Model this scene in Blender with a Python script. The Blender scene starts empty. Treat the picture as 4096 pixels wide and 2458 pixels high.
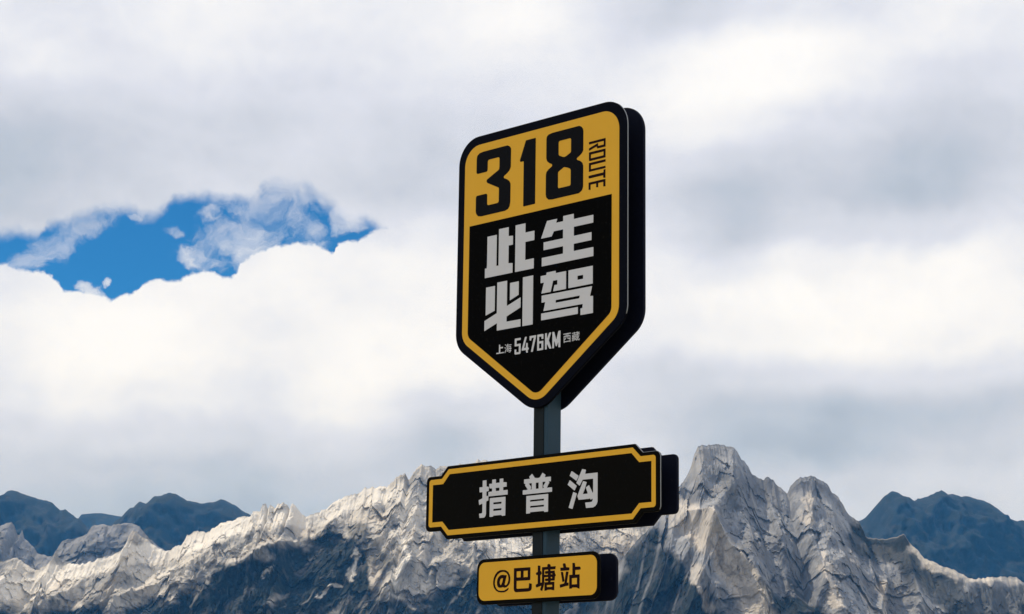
import bpy, math, random
import numpy as np
from mathutils import Matrix, Vector

scene = bpy.context.scene
COL = scene.collection

# ------------------------------------------------------------------ camera
cam_data = bpy.data.cameras.new('camera')
cam = bpy.data.objects.new('camera', cam_data)
COL.objects.link(cam)
cam_data.sensor_fit = 'HORIZONTAL'
cam_data.sensor_width = 36.0
cam_data.lens = 71.149
cam_data.clip_start = 0.1
cam_data.clip_end = 60000.0
PITCH, ROLL = 0.215955, 0.013685
F = Vector((0, math.cos(PITCH), math.sin(PITCH)))
U0 = Vector((0, -math.sin(PITCH), math.cos(PITCH)))
R0 = Vector((1, 0, 0))
R = R0 * math.cos(ROLL) + U0 * math.sin(ROLL)
U = U0 * math.cos(ROLL) - R0 * math.sin(ROLL)
m = Matrix.Identity(4)
for i in range(3):
    m[i][0], m[i][1], m[i][2] = R[i], U[i], -F[i]
m[2][3] = 1.6
cam.matrix_world = m
scene.camera = cam

# ------------------------------------------------------------------ light and exposure
SUN_AZ, SUN_EL = math.radians(46), math.radians(56)      # left of the view direction
sun_data = bpy.data.lights.new('sun', 'SUN')
sun_data.energy = 4.2
sun_data.angle = math.radians(0.53)
sun_data.color = (1.0, 0.90, 0.75)
sun = bpy.data.objects.new('sun', sun_data)
COL.objects.link(sun)
to_sun = Vector((-math.sin(SUN_AZ) * math.cos(SUN_EL), math.cos(SUN_AZ) * math.cos(SUN_EL), math.sin(SUN_EL)))
sun.rotation_euler = to_sun.to_track_quat('Z', 'Y').to_euler()
vs = scene.view_settings
vs.view_transform = 'Standard'
vs.look = 'None'
vs.exposure = 0.0
vs.gamma = 1.0
vs.use_curve_mapping = False
scene.render.engine = 'CYCLES'
scene.cycles.use_denoising = True
scene.cycles.max_bounces = 6
scene.cycles.volume_bounces = 0

# ------------------------------------------------------------------ tuned colours
HAZE_COLOR = (0.09, 0.40, 1.0)
HAZE_DENSITY = 3.3e-5
SKY_TINT = (0.13, 0.64, 0.93)
CLOUD_GAIN = (10.08, 10.08, 10.33)
YELLOW = (0.86, 0.455, 0.026)
WHITE = (0.68, 0.68, 0.68)
POLE = (0.032, 0.066, 0.095)

# ------------------------------------------------------------------ sky: clouds by direction over a Nishita sky
SKY_AZ = (-16.0, 16.0)
SKY_EL = (3.5, 21.5)
SKY_ROWS = [[0.411,0.395,0.377,0.359,0.342,0.328,0.319,0.314,0.316,0.325,0.341,0.362,0.383,0.405,0.426,0.445,0.462,0.476,0.489,0.499,0.508,0.516,0.522,0.528,0.532,0.538,0.546,0.557,0.567],[0.443,0.426,0.405,0.38,0.357,0.339,0.325,0.315,0.315,0.328,0.351,0.378,0.405,0.431,0.454,0.475,0.492,0.505,0.515,0.523,0.53,0.537,0.542,0.544,0.545,0.549,0.559,0.573,0.584],[0.481,0.465,0.442,0.408,0.374,0.356,0.339,0.317,0.311,0.329,0.364,0.404,0.436,0.462,0.488,0.509,0.525,0.538,0.544,0.544,0.548,0.559,0.563,0.558,0.55,0.548,0.564,0.59,0.604],[0.525,0.515,0.497,0.453,0.391,0.398,0.387,0.334,0.315,0.348,0.399,0.462,0.48,0.501,0.532,0.549,0.56,0.575,0.576,0.556,0.557,0.584,0.591,0.574,0.567,0.533,0.576,0.626,0.63],[0.577,0.577,0.562,0.53,0.499,0.521,0.512,0.444,0.426,0.475,0.535,0.574,0.493,0.517,0.589,0.594,0.596,0.621,0.614,0.517,0.492,0.59,0.576,0.552,0.654,0.583,0.632,0.654,0.64],[0.639,0.664,0.678,0.681,0.654,0.657,0.663,0.603,0.595,0.677,0.727,0.59,0.382,0.446,0.681,0.651,0.638,0.69,0.604,0.426,0.333,0.316,0.293,0.396,0.541,0.552,0.524,0.568,0.615],[0.697,0.758,0.832,0.906,0.875,0.85,0.854,0.805,0.774,0.851,0.945,0.776,0.623,0.652,0.735,0.746,0.748,0.631,0.532,0.45,0.436,0.453,0.329,0.381,0.46,0.43,0.462,0.551,0.628],[0.73,0.814,0.908,0.994,1.0,0.992,0.955,0.888,0.861,0.925,0.972,0.948,0.947,0.943,0.881,0.825,0.747,0.63,0.589,0.616,0.654,0.684,0.705,0.746,0.706,0.691,0.721,0.732,0.718],[0.726,0.82,0.916,0.971,0.995,1.0,0.964,0.889,0.823,0.902,0.933,0.959,0.975,0.956,0.927,0.871,0.818,0.796,0.843,0.891,0.888,0.934,0.969,0.978,0.925,0.882,0.96,0.87,0.797],[0.665,0.75,0.857,0.901,0.918,0.943,0.928,0.903,0.91,0.904,0.844,0.894,0.918,0.905,0.887,0.864,0.848,0.857,0.891,0.907,0.942,1.0,1.0,1.0,0.992,0.974,0.961,0.882,0.809],[0.552,0.562,0.65,0.728,0.745,0.781,0.818,0.85,0.917,0.906,0.888,0.927,0.925,0.873,0.838,0.823,0.82,0.832,0.84,0.747,0.764,0.887,0.889,0.894,0.943,1.0,0.916,0.81,0.767],[0.464,0.433,0.506,0.59,0.607,0.657,0.703,0.715,0.739,0.73,0.728,0.74,0.809,0.783,0.763,0.759,0.759,0.756,0.731,0.542,0.463,0.61,0.646,0.646,0.671,0.691,0.743,0.708,0.714],[0.432,0.381,0.445,0.526,0.571,0.614,0.653,0.657,0.659,0.599,0.577,0.53,0.593,0.651,0.672,0.693,0.704,0.682,0.598,0.477,0.398,0.574,0.52,0.473,0.38,0.43,0.569,0.642,0.674],[0.474,0.415,0.445,0.512,0.549,0.592,0.604,0.602,0.65,0.657,0.665,0.606,0.557,0.595,0.616,0.668,0.703,0.712,0.696,0.638,0.582,0.591,0.551,0.501,0.441,0.434,0.515,0.596,0.651],[0.598,0.603,0.622,0.628,0.633,0.639,0.607,0.574,0.618,0.661,0.673,0.651,0.627,0.646,0.671,0.707,0.749,0.798,0.863,0.878,0.84,0.789,0.711,0.646,0.576,0.543,0.56,0.618,0.663],[0.719,0.77,0.841,0.759,0.738,0.738,0.72,0.688,0.676,0.695,0.711,0.718,0.733,0.747,0.753,0.768,0.788,0.84,0.941,1.0,1.0,0.987,0.949,0.825,0.713,0.686,0.68,0.693,0.708],[0.793,0.809,0.763,0.766,0.799,0.848,0.85,0.798,0.765,0.759,0.765,0.78,0.811,0.846,0.86,0.835,0.776,0.769,0.884,0.967,0.99,0.991,1.0,0.883,0.858,0.852,0.819,0.78,0.759],[0.823,0.821,0.732,0.763,0.821,0.874,0.895,0.858,0.827,0.815,0.814,0.821,0.86,0.922,0.968,0.938,0.744,0.609,0.595,0.649,0.705,0.796,0.759,0.719,0.813,0.873,0.86,0.819,0.788],[0.817,0.816,0.8,0.809,0.839,0.867,0.878,0.87,0.857,0.851,0.85,0.858,0.881,0.914,0.938,0.905,0.772,0.642,0.575,0.562,0.602,0.666,0.681,0.699,0.757,0.805,0.817,0.806,0.791]]
GAP_LOWER = [[-16.63,13.01],[-15.28,13.04],[-14.59,12.97],[-13.98,12.8],[-13.43,12.83],[-13.01,12.62],[-12.7,12.36],[-12.34,12.35],[-11.78,12.23],[-11.52,12.14],[-11.32,12.24],[-11.07,12.35],[-10.76,12.41],[-10.58,12.64],[-10.28,12.77],[-9.62,12.84],[-9.21,13.03],[-8.7,13.07],[-8.43,12.93],[-8.22,12.91],[-7.97,13.04],[-7.82,13.3],[-7.58,13.56],[-7.25,13.72],[-6.75,13.92],[-5.97,14.02],[-5.44,13.88],[-5.17,13.76],[-5.09,14.01],[-4.6,14.09],[-4.18,14.36],[-3.82,14.53],[-3.3,14.7],[-2.58,14.86]]
GAP_UPPER = [[-16.66,13.48],[-15.32,13.69],[-14.65,13.81],[-13.55,13.92],[-13.37,14.24],[-12.77,14.41],[-12.62,14.54],[-12.08,14.72],[-11.47,14.89],[-11.06,14.86],[-10.74,14.66],[-10.09,14.73],[-9.83,15.06],[-9.11,15.23],[-8.68,15.05],[-8.32,15.14],[-7.54,15.36],[-7.3,15.63],[-6.61,15.73],[-5.98,15.71],[-5.65,15.4],[-5.17,15.24],[-4.81,15.05],[-4.4,14.88],[-4.03,14.65],[-3.82,14.53],[-3.29,14.42],[-2.57,14.37]]
WISPS = [[-7.4,14.39,2.55,1.35,25,0.62],[-6.24,14.24,1.21,1.06,0,0.5],[-13.37,13.4,1.35,0.6,35,0.62],[-13.03,13.72,0.5,0.2,35,0.6],[-12.41,14.27,0.64,0.5,0,0.55],[-11.76,14.46,0.57,0.43,0,0.45],[-6.55,15.38,1.49,0.53,0,0.75],[-4.88,14.65,0.6,0.67,0,0.9],[-11.48,12.61,0.24,0.14,30,0.75],[-9.76,14.19,0.44,0.24,0,0.66],[-9.09,13.65,0.67,0.43,0,0.72],[-8.83,14.86,0.71,0.35,0,0.6],[-10.91,14.4,0.33,0.14,-10,0.5],[-7.66,14.33,0.85,0.64,30,0.8],[-11.93,12.28,0.64,0.28,-20,0.85],[-8.35,13.38,0.64,0.28,0,0.55]]

def lin(c):
    return tuple((v / 255 / 12.92) if v / 255 <= 0.04045 else ((v / 255 + 0.055) / 1.055) ** 2.4 for v in c)

world = bpy.data.worlds.new('World')
scene.world = world
world.use_nodes = True
NT = world.node_tree
NT.nodes.clear()

class Net:
    """small helper that wires math nodes"""
    def __init__(self, nt): self.nt = nt
    def node(self, kind, **kw):
        n = self.nt.nodes.new(kind)
        for k, v in kw.items(): setattr(n, k, v)
        return n
    def put(self, sock, v):
        if hasattr(v, 'is_linked'): self.nt.links.new(v, sock)
        else: sock.default_value = v
    def math(self, op, a, b=None, c=None, clamp=False):
        n = self.node('ShaderNodeMath', operation=op, use_clamp=clamp)
        for i, v in enumerate((a, b, c)):
            if v is not None: self.put(n.inputs[i], v)
        return n.outputs[0]
    def vmath(self, op, a, b=None, scale=None):
        n = self.node('ShaderNodeVectorMath', operation=op)
        self.put(n.inputs[0], a)
        if b is not None: self.put(n.inputs[1], b)
        if scale is not None: self.put(n.inputs['Scale'], scale)
        return n.outputs['Value'] if op in ('LENGTH', 'DOT_PRODUCT') else n.outputs['Vector']
    def noise(self, vec, scale, detail=4, rough=0.5, color=False, dist=0.0):
        n = self.node('ShaderNodeTexNoise')
        self.put(n.inputs['Vector'], vec)
        n.inputs['Scale'].default_value = scale
        n.inputs['Detail'].default_value = detail
        n.inputs['Roughness'].default_value = rough
        n.inputs['Distortion'].default_value = dist
        return n.outputs['Color'] if color else n.outputs[0]
    def smooth(self, v, a, b, lo=0.0, hi=1.0):
        n = self.node('ShaderNodeMapRange', interpolation_type='SMOOTHSTEP')
        self.put(n.inputs['Value'], v)
        for nm, x in (('From Min', a), ('From Max', b), ('To Min', lo), ('To Max', hi)):
            self.put(n.inputs[nm], x)
        return n.outputs[0]
    def mix(self, fac, a, b, blend='MIX'):
        n = self.node('ShaderNodeMix', data_type='RGBA', blend_type=blend)
        self.put(n.inputs[0], fac)
        for s, v in ((n.inputs[6], a), (n.inputs[7], b)):
            self.put(s, v if hasattr(v, 'is_linked') else (*v[:3], 1.0))
        return n.outputs[2]
    def ramp(self, fac, stops, interp='LINEAR'):
        n = self.node('ShaderNodeValToRGB')
        cr = n.color_ramp
        cr.interpolation = interp
        while len(cr.elements) < len(stops): cr.elements.new(0.5)
        for e, (p, c) in zip(cr.elements, stops): e.position = p
        for e, (p, c) in zip(cr.elements, stops):
            e.position = p
            e.color = (*c[:3], 1.0)
        self.put(n.inputs[0], fac)
        return n.outputs[0]

W = Net(NT)
tc = W.node('ShaderNodeTexCoord')
dirv = W.vmath('NORMALIZE', tc.outputs['Generated'])
sep = W.node('ShaderNodeSeparateXYZ'); NT.links.new(dirv, sep.inputs[0])
az = W.math('MULTIPLY', W.math('ARCTAN2', sep.outputs[0], sep.outputs[1]), 180 / math.pi)
el = W.math('MULTIPLY', W.math('ARCSINE', sep.outputs[2]), 180 / math.pi)
comb = W.node('ShaderNodeCombineXYZ')
NT.links.new(az, comb.inputs[0]); NT.links.new(el, comb.inputs[1])
ang = comb.outputs[0]                                     # degrees (azimuth, elevation, 0)

def warp(v, scale, detail, amp, rough=0.55):
    n = W.noise(dirv, scale, detail, rough, color=True)
    d = W.vmath('SUBTRACT', n, (0.5, 0.5, 0.5))
    return W.vmath('ADD', v, W.vmath('MULTIPLY', d, (amp, amp, 0.0)))

soft = warp(ang, 16, 5, 1.7, 0.5)
s2 = W.node('ShaderNodeSeparateXYZ'); NT.links.new(soft, s2.inputs[0])
azf = W.math('DIVIDE', W.math('SUBTRACT', s2.outputs[0], SKY_AZ[0]), SKY_AZ[1] - SKY_AZ[0], clamp=True)
elc = W.math('MINIMUM', W.math('MAXIMUM', s2.outputs[1], SKY_EL[0]), SKY_EL[1])
nrow = len(SKY_ROWS)
step = (SKY_EL[1] - SKY_EL[0]) / (nrow - 1)
level = None
for j, row in enumerate(SKY_ROWS):
    c = W.ramp(azf, [(i / (len(row) - 1), (v, v, v)) for i, v in enumerate(row)], 'B_SPLINE')
    dlt = W.math('ABSOLUTE', W.math('SUBTRACT', elc, SKY_EL[0] + j * step))
    wgt = W.smooth(dlt, 0.0, step, 1.0, 0.0)
    level = W.math('MULTIPLY', c, wgt) if level is None else W.math('MULTIPLY_ADD', c, wgt, level)
# beyond the traced part the same broken cloud deck simply goes on
generic = W.math('ADD', 0.42, W.math('MULTIPLY', W.noise(W.vmath('MULTIPLY', dirv, (1, 1, 2.2)), 3.2, 6, 0.55), 0.62))
inside = W.math('MULTIPLY', W.smooth(W.math('ABSOLUTE', az), 15.0, 21.0, 1.0, 0.0),
                W.math('MULTIPLY', W.smooth(el, 20.5, 26.0, 1.0, 0.0), W.smooth(el, -2.0, 2.0)))
level = W.math('ADD', W.math('MULTIPLY', level, inside), W.math('MULTIPLY', generic, W.math('SUBTRACT', 1.0, inside)))
fine = W.math('SUBTRACT', W.noise(W.vmath('MULTIPLY', dirv, (1, 1, 1.5)), 34, 7, 0.52), 0.5)
level = W.math('ADD', level, W.math('MULTIPLY', fine, 0.12))
bil = W.math('ABSOLUTE', W.math('SUBTRACT', W.noise(W.vmath('ADD', W.vmath('MULTIPLY', soft, (0.8, 1.0, 1)), (5, 2, 0)), 0.75, 6, 0.55), 0.5))
level = W.math('ADD', level, W.math('MULTIPLY', W.math('SUBTRACT', 0.085, bil), 0.24))
CLOUD = [(150, 132, 149, 168), (175, 162, 173, 187), (195, 188, 197, 210), (205, 199, 205, 217), (215, 211, 216, 227),
         (225, 221, 225, 236), (235, 233, 236, 243), (245, 245, 246, 248), (255, 255, 255, 254)]
cloud = W.ramp(level, [((g - 150) / 105, lin(c)) for g, *c in CLOUD])
cloud = W.mix(1.0, cloud, CLOUD_GAIN, 'MULTIPLY')

# the blue opening: crisp cumulus edge below, soft edge above, thin cloud inside
crisp = warp(warp(ang, 60, 6, 0.42, 0.62), 200, 5, 0.26, 0.65)
s3 = W.node('ShaderNodeSeparateXYZ'); NT.links.new(crisp, s3.inputs[0])
ragged = warp(warp(ang, 28, 6, 1.1, 0.6), 110, 4, 0.2, 0.6)
s4 = W.node('ShaderNodeSeparateXYZ'); NT.links.new(ragged, s4.inputs[0])

def edge_curve(pts, azimuth):
    n = W.node('ShaderNodeFloatCurve')
    a0, a1, e0, e1 = pts[0][0], pts[-1][0], 10.0, 20.0
    cm = n.mapping
    cv = cm.curves[0]
    while len(cv.points) < len(pts): cv.points.new(0.5, 0.5)
    q = [((a - a0) / (a1 - a0), (e - e0) / (e1 - e0)) for a, e in pts]
    for p, xy in zip(cv.points, q): p.location = xy
    for p, xy in zip(cv.points, q):
        p.location = xy
        p.handle_type = 'AUTO_CLAMPED'
    cm.update()
    W.put(n.inputs['Value'], W.math('DIVIDE', W.math('SUBTRACT', azimuth, a0), a1 - a0, clamp=True))
    return W.math('MULTIPLY_ADD', n.outputs[0], e1 - e0, e0)

low = edge_curve(GAP_LOWER, s3.outputs[0])
up = edge_curve(GAP_UPPER, s4.outputs[0])
gap = W.math('MULTIPLY', W.smooth(W.math('SUBTRACT', s3.outputs[1], low), -0.05, 0.08),
             W.smooth(W.math('SUBTRACT', up, s4.outputs[1]), -0.2, 0.3))
gap = W.math('MULTIPLY', gap, W.smooth(az, -20.0, -16.0))
gap = W.math('MULTIPLY', gap, W.smooth(az, -3.6, -2.9, 1.0, 0.0))
wv = warp(warp(ang, 20, 6, 1.5, 0.6), 75, 5, 0.7, 0.62)
thin = None
for a, e, rx, ry, rot, st in WISPS:
    mp = W.node('ShaderNodeMapping', vector_type='TEXTURE')
    mp.inputs['Location'].default_value = (a, e, 0)
    mp.inputs['Rotation'].default_value = (0, 0, math.radians(rot))
    mp.inputs['Scale'].default_value = (rx, ry, 1)
    NT.links.new(wv, mp.inputs[0])
    b = W.smooth(W.vmath('LENGTH', mp.outputs[0]), 0.3, 1.25, st, 0.0)
    thin = b if thin is None else W.math('MAXIMUM', thin, b)
tex = W.noise(W.vmath('ADD', W.vmath('MULTIPLY', wv, (0.8, 1.2, 1)), (3.1, 7.7, 0.4)), 1.15, 6, 0.6, dist=0.9)
body = W.smooth(W.math('MULTIPLY_ADD', thin, 0.55, tex), 0.56, 0.96)
core = W.smooth(W.math('MULTIPLY_ADD', thin, 0.50, tex), 0.86, 1.12)
thin = W.math('MULTIPLY', W.smooth(thin, 0.02, 0.4), W.math('MULTIPLY_ADD', core, 0.34, W.math('MULTIPLY', body, 0.56)), clamp=True)
cover = W.math('SUBTRACT', 1.0, W.math('MULTIPLY', gap, W.math('SUBTRACT', 1.0, thin)), clamp=True)

nish = W.node('ShaderNodeTexSky', sky_type='NISHITA')
nish.sun_disc = False
nish.sun_elevation = SUN_EL
nish.sun_rotation = -SUN_AZ
nish.altitude = 4000
nish.air_density = 1.0
nish.dust_density = 0.2
nish.ozone_density = 3.0
blue = W.mix(1.0, nish.outputs[0], SKY_TINT, 'MULTIPLY')
bg = W.node('ShaderNodeBackground')
NT.links.new(W.mix(cover, blue, cloud), bg.inputs['Color'])
bg.inputs['Strength'].default_value = 0.1
out = W.node('ShaderNodeOutputWorld')
NT.links.new(bg.outputs[0], out.inputs['Surface'])

# ------------------------------------------------------------------ helpers
def tag(o, label=None, cat=None, group=None, kind=None):
    for k, v in (('label', label), ('category', cat), ('group', group), ('kind', kind)):
        if v is not None: o[k] = v
    return o

def link(name, mesh, mat=None, parent=None):
    o = bpy.data.objects.new(name, mesh)
    COL.objects.link(o)
    if mat: mesh.materials.append(mat)
    if parent: o.parent = parent
    return o

def material(name):
    mt = bpy.data.materials.new(name)
    mt.use_nodes = True
    nt = mt.node_tree
    bsdf = nt.nodes['Principled BSDF']
    return mt, Net(nt), bsdf

def paint(name, col, rough=0.45, spec=0.5, var=0.12, bump=0.0):
    """a painted or printed surface: slight tone drift, fine dust and uneven gloss"""
    mt, N, b = material(name)
    co = N.node('ShaderNodeTexCoord').outputs['Object']
    big = N.noise(co, 3.5, 4, 0.6)
    small = N.noise(co, 60, 3, 0.6)
    k = N.math('ADD', 1.0 - var, N.math('MULTIPLY', big, 2 * var))
    c = N.mix(1.0, col, (1, 1, 1), 'MULTIPLY')
    sc = N.node('ShaderNodeVectorMath', operation='SCALE')
    N.put(sc.inputs[0], c); N.put(sc.inputs['Scale'], k)
    dusty = N.mix(N.smooth(small, 0.55, 0.9, 0.0, 0.05), sc.outputs[0], (0.28, 0.25, 0.21))
    N.put(b.inputs['Base Color'], dusty)
    N.put(b.inputs['Roughness'], N.math('ADD', rough - 0.06, N.math('MULTIPLY', small, 0.14)))
    b.inputs['Specular IOR Level'].default_value = spec
    return mt

# ------------------------------------------------------------------ traced crests (metres: across, away, up) and spurs
CREST_FAR_LEFT = [[-2665.7,8798.9,904.2],[-2523.3,8739.6,964.6],[-2413.0,8915.8,1041.5],[-2365.4,9113.0,1071.5],[-2327.1,9225.0,1101.6],[-2314.1,9250.6,1122.2],[-2289.7,9281.9,1142.6],[-2269.7,9295.9,1137.7],[-2224.6,9305.3,1119.8],[-2192.7,9299.0,1112.5],[-2162.5,9286.4,1098.7],[-2130.8,9267.6,1099.2],[-2090.3,9239.5,1081.4],[-2042.7,9204.3,1044.7],[-2015.6,9183.2,1047.2],[-1993.2,9167.2,1033.2],[-1959.6,9145.7,1000.6],[-1938.9,9133.7,997.3],[-1897.0,9116.3,959.8],[-1814.3,9111.9,904.3],[-1706.6,9159.3,831.8],[-1566.9,9165.7,722.2]]
CREST_FAR_MIDDLE = [[-2580.3,11596.0,1146.7],[-2494.8,11574.9,1224.2],[-2465.7,11574.1,1266.0],[-2452.9,11574.9,1289.2],[-2388.6,11586.1,1301.4],[-2334.3,11601.0,1303.9],[-2284.4,11613.4,1293.0],[-2222.3,11620.3,1288.9],[-2114.4,11597.2,1253.4],[-1948.6,11480.9,1186.1],[-1713.1,11265.7,1069.5]]
CREST_FAR_CENTRE = [[-2059.4,9381.0,847.7],[-1958.6,9376.1,917.7],[-1853.7,9297.0,968.5],[-1755.4,9178.4,1019.5],[-1711.0,9118.8,1049.5],[-1690.4,9092.2,1048.9],[-1672.3,9068.3,1063.2],[-1649.5,9040.2,1065.8],[-1620.9,9008.0,1053.4],[-1575.5,8962.5,1079.7],[-1520.7,8929.9,1090.9],[-1510.6,8927.3,1095.2],[-1476.6,8929.0,1096.9],[-1458.3,8936.6,1082.6],[-1430.8,8958.1,1063.4],[-1389.6,9015.0,1068.6],[-1379.5,9032.0,1061.8],[-1339.1,9112.2,1078.7],[-1312.5,9166.7,1098.1],[-1284.1,9217.7,1096.7],[-1258.8,9255.3,1084.4],[-1231.1,9287.5,1062.1],[-1198.4,9314.6,1050.7],[-1160.6,9331.8,1033.5],[-1077.9,9331.8,982.8],[-957.5,9304.6,912.7],[-790.4,9396.9,831.9],[-629.1,9621.2,760.1]]
CREST_FAR_RIGHT = [[1266.1,9227.1,765.7],[1373.1,9173.2,852.6],[1459.1,8993.6,937.0],[1504.8,8862.3,984.5],[1523.2,8813.7,999.0],[1543.6,8766.7,1009.3],[1569.1,8722.6,1038.2],[1588.3,8699.3,1066.0],[1612.6,8680.5,1097.5],[1639.4,8671.7,1114.1],[1661.0,8672.1,1113.3],[1702.2,8687.4,1096.4],[1726.6,8702.8,1093.2],[1755.4,8725.2,1077.9],[1770.2,8737.2,1094.7],[1796.6,8760.7,1095.8],[1848.3,8807.3,1119.7],[1897.1,8848.6,1146.5],[1920.1,8866.4,1130.3],[1955.9,8889.1,1131.4],[1993.4,8905.6,1123.9],[2037.0,8912.9,1124.3],[2072.2,8908.7,1114.3],[2113.4,8894.0,1096.5],[2148.2,8877.7,1069.7],[2188.1,8862.6,1032.2],[2228.1,8858.7,1013.7],[2243.2,8860.7,1021.8],[2258.3,8864.5,1020.2],[2400.3,8972.0,1014.2],[2601.4,9206.7,1076.7],[2755.0,9348.7,1048.6],[2895.2,9296.6,941.7],[2981.6,9089.8,811.3]]
CREST_MIDDLE = [[-1842.9,6086.8,611.0],[-1781.1,6096.7,650.5],[-1719.2,6179.4,630.0],[-1672.2,6283.0,664.8],[-1629.9,6335.6,647.7],[-1596.3,6352.4,667.9],[-1577.6,6353.8,676.2],[-1560.1,6351.2,682.4],[-1549.8,6348.8,665.8],[-1538.8,6345.6,640.6],[-1529.4,6341.8,641.9],[-1522.5,6338.3,657.2],[-1514.5,6335.3,628.9],[-1487.4,6321.0,610.7],[-1462.9,6307.3,581.0],[-1409.4,6275.4,568.7],[-1377.8,6258.6,616.0],[-1321.0,6246.1,626.3],[-1298.1,6247.7,636.8],[-1286.1,6250.2,661.1],[-1260.2,6257.6,668.4],[-1230.8,6266.9,663.7],[-1215.0,6271.2,671.3],[-1170.9,6274.5,675.4],[-1141.9,6268.2,661.9],[-1121.4,6259.9,637.4],[-1076.9,6231.2,600.5],[-1022.7,6181.3,567.4],[-957.3,6111.9,535.6],[-838.2,6027.5,478.1],[-732.3,6086.6,432.4]]
CREST_LEFT = [[-1312.5,4351.7,373.2],[-1242.2,4326.1,387.8],[-1189.7,4333.6,370.6],[-1149.7,4379.5,391.3],[-1110.6,4440.4,389.3],[-1085.2,4468.3,402.1],[-1059.7,4480.9,387.1],[-1037.4,4483.2,375.0],[-1018.2,4480.1,387.6],[-1004.8,4475.7,399.5],[-998.2,4472.8,418.5],[-988.8,4469.2,404.6],[-973.1,4462.6,386.7],[-930.9,4443.5,387.7],[-896.6,4433.3,397.1],[-864.1,4432.5,403.9],[-843.8,4436.6,417.1],[-836.7,4438.7,431.1],[-830.2,4441.1,453.3],[-826.4,4442.4,460.0],[-817.6,4445.2,460.4],[-809.4,4447.6,453.1],[-793.0,4451.5,441.2],[-769.5,4453.8,425.3],[-757.0,4452.9,420.4],[-741.6,4449.5,418.7],[-734.5,4446.8,427.3],[-711.0,4434.6,435.7],[-703.8,4429.4,449.9],[-679.4,4410.0,458.1],[-654.0,4387.0,451.1],[-643.2,4376.2,459.8],[-618.8,4352.4,470.5],[-578.8,4319.6,477.1],[-551.1,4305.9,481.3],[-545.4,4304.3,490.8],[-527.7,4302.8,490.8],[-526.7,4302.9,505.8],[-518.4,4304.2,508.2],[-513.9,4305.2,499.3],[-510.1,4306.4,506.4],[-499.6,4310.6,499.6],[-494.9,4313.2,507.5],[-488.9,4316.7,508.0],[-484.6,4319.6,515.3],[-475.9,4325.4,507.6],[-469.6,4329.8,500.1],[-467.2,4332.1,513.3],[-460.1,4337.5,510.8],[-453.8,4342.1,501.8],[-439.3,4352.8,487.0],[-421.2,4365.1,492.5],[-409.7,4371.7,502.0],[-393.2,4378.4,506.8],[-381.4,4381.5,519.3],[-359.8,4383.3,535.1],[-345.3,4382.3,542.8],[-327.6,4379.6,539.9],[-317.4,4377.6,549.6],[-312.7,4376.6,556.1],[-304.9,4375.1,552.8],[-295.1,4373.4,556.0],[-275.5,4371.5,556.5],[-265.1,4371.7,553.4],[-251.0,4373.7,572.4],[-237.0,4378.1,588.5],[-233.2,4379.6,585.5],[-228.5,4381.9,590.2],[-219.6,4386.6,572.3],[-212.5,4391.4,585.7],[-203.5,4398.5,604.3],[-195.2,4405.5,610.9],[-174.5,4425.1,610.6],[-162.2,4437.6,606.4],[-147.9,4452.4,614.7],[-132.7,4467.1,610.8],[-111.1,4485.3,622.6],[-89.0,4498.1,620.2],[-75.3,4502.6,631.1],[-70.4,4503.6,637.0],[-65.8,4504.1,632.6],[-58.6,4504.3,639.5],[-51.2,4503.7,632.7],[-21.7,4493.8,609.3],[34.2,4451.7,571.0],[115.9,4397.7,529.7],[197.7,4399.9,509.3],[278.8,4390.2,495.7],[355.0,4327.8,457.7],[459.4,4309.4,409.4],[577.8,4408.3,366.3]]
CREST_RIGHT = [[95.9,3581.8,237.0],[130.3,3565.9,257.3],[159.8,3544.1,282.0],[172.4,3534.8,290.1],[198.4,3520.6,329.8],[224.7,3518.3,362.8],[259.5,3535.5,400.0],[283.2,3556.9,440.2],[303.6,3578.2,465.3],[318.4,3593.8,488.2],[324.9,3600.3,505.3],[332.9,3608.1,530.5],[338.9,3613.6,540.9],[349.2,3622.6,546.5],[363.8,3633.3,546.9],[378.7,3641.4,550.1],[391.0,3645.7,549.6],[404.8,3648.0,545.5],[413.0,3648.1,539.7],[419.5,3647.5,523.7],[427.5,3646.1,517.7],[438.7,3643.2,496.4],[458.5,3636.6,483.1],[465.1,3634.5,490.6],[474.2,3631.8,485.9],[499.4,3627.9,459.5],[506.4,3628.0,474.5],[523.2,3630.4,490.0],[545.1,3637.5,493.5],[564.9,3646.5,486.8],[577.5,3652.7,480.9],[584.5,3656.2,466.4],[596.6,3661.5,461.4],[608.7,3666.0,441.1],[620.2,3668.9,425.2],[634.2,3669.8,416.5],[641.0,3669.0,401.9],[645.9,3667.8,388.3],[669.6,3654.6,382.8],[694.5,3626.0,383.8],[705.3,3609.8,386.7],[711.7,3599.0,372.4],[723.4,3580.0,356.1],[731.9,3567.3,341.4],[753.1,3544.6,328.3],[779.6,3533.7,316.8],[806.8,3537.1,304.1],[841.0,3550.8,306.5],[866.0,3561.5,311.2],[891.5,3569.2,310.1],[905.2,3570.8,300.8],[948.0,3562.0,289.8],[1034.6,3556.6,303.6],[1149.4,3646.9,290.2]]
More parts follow.
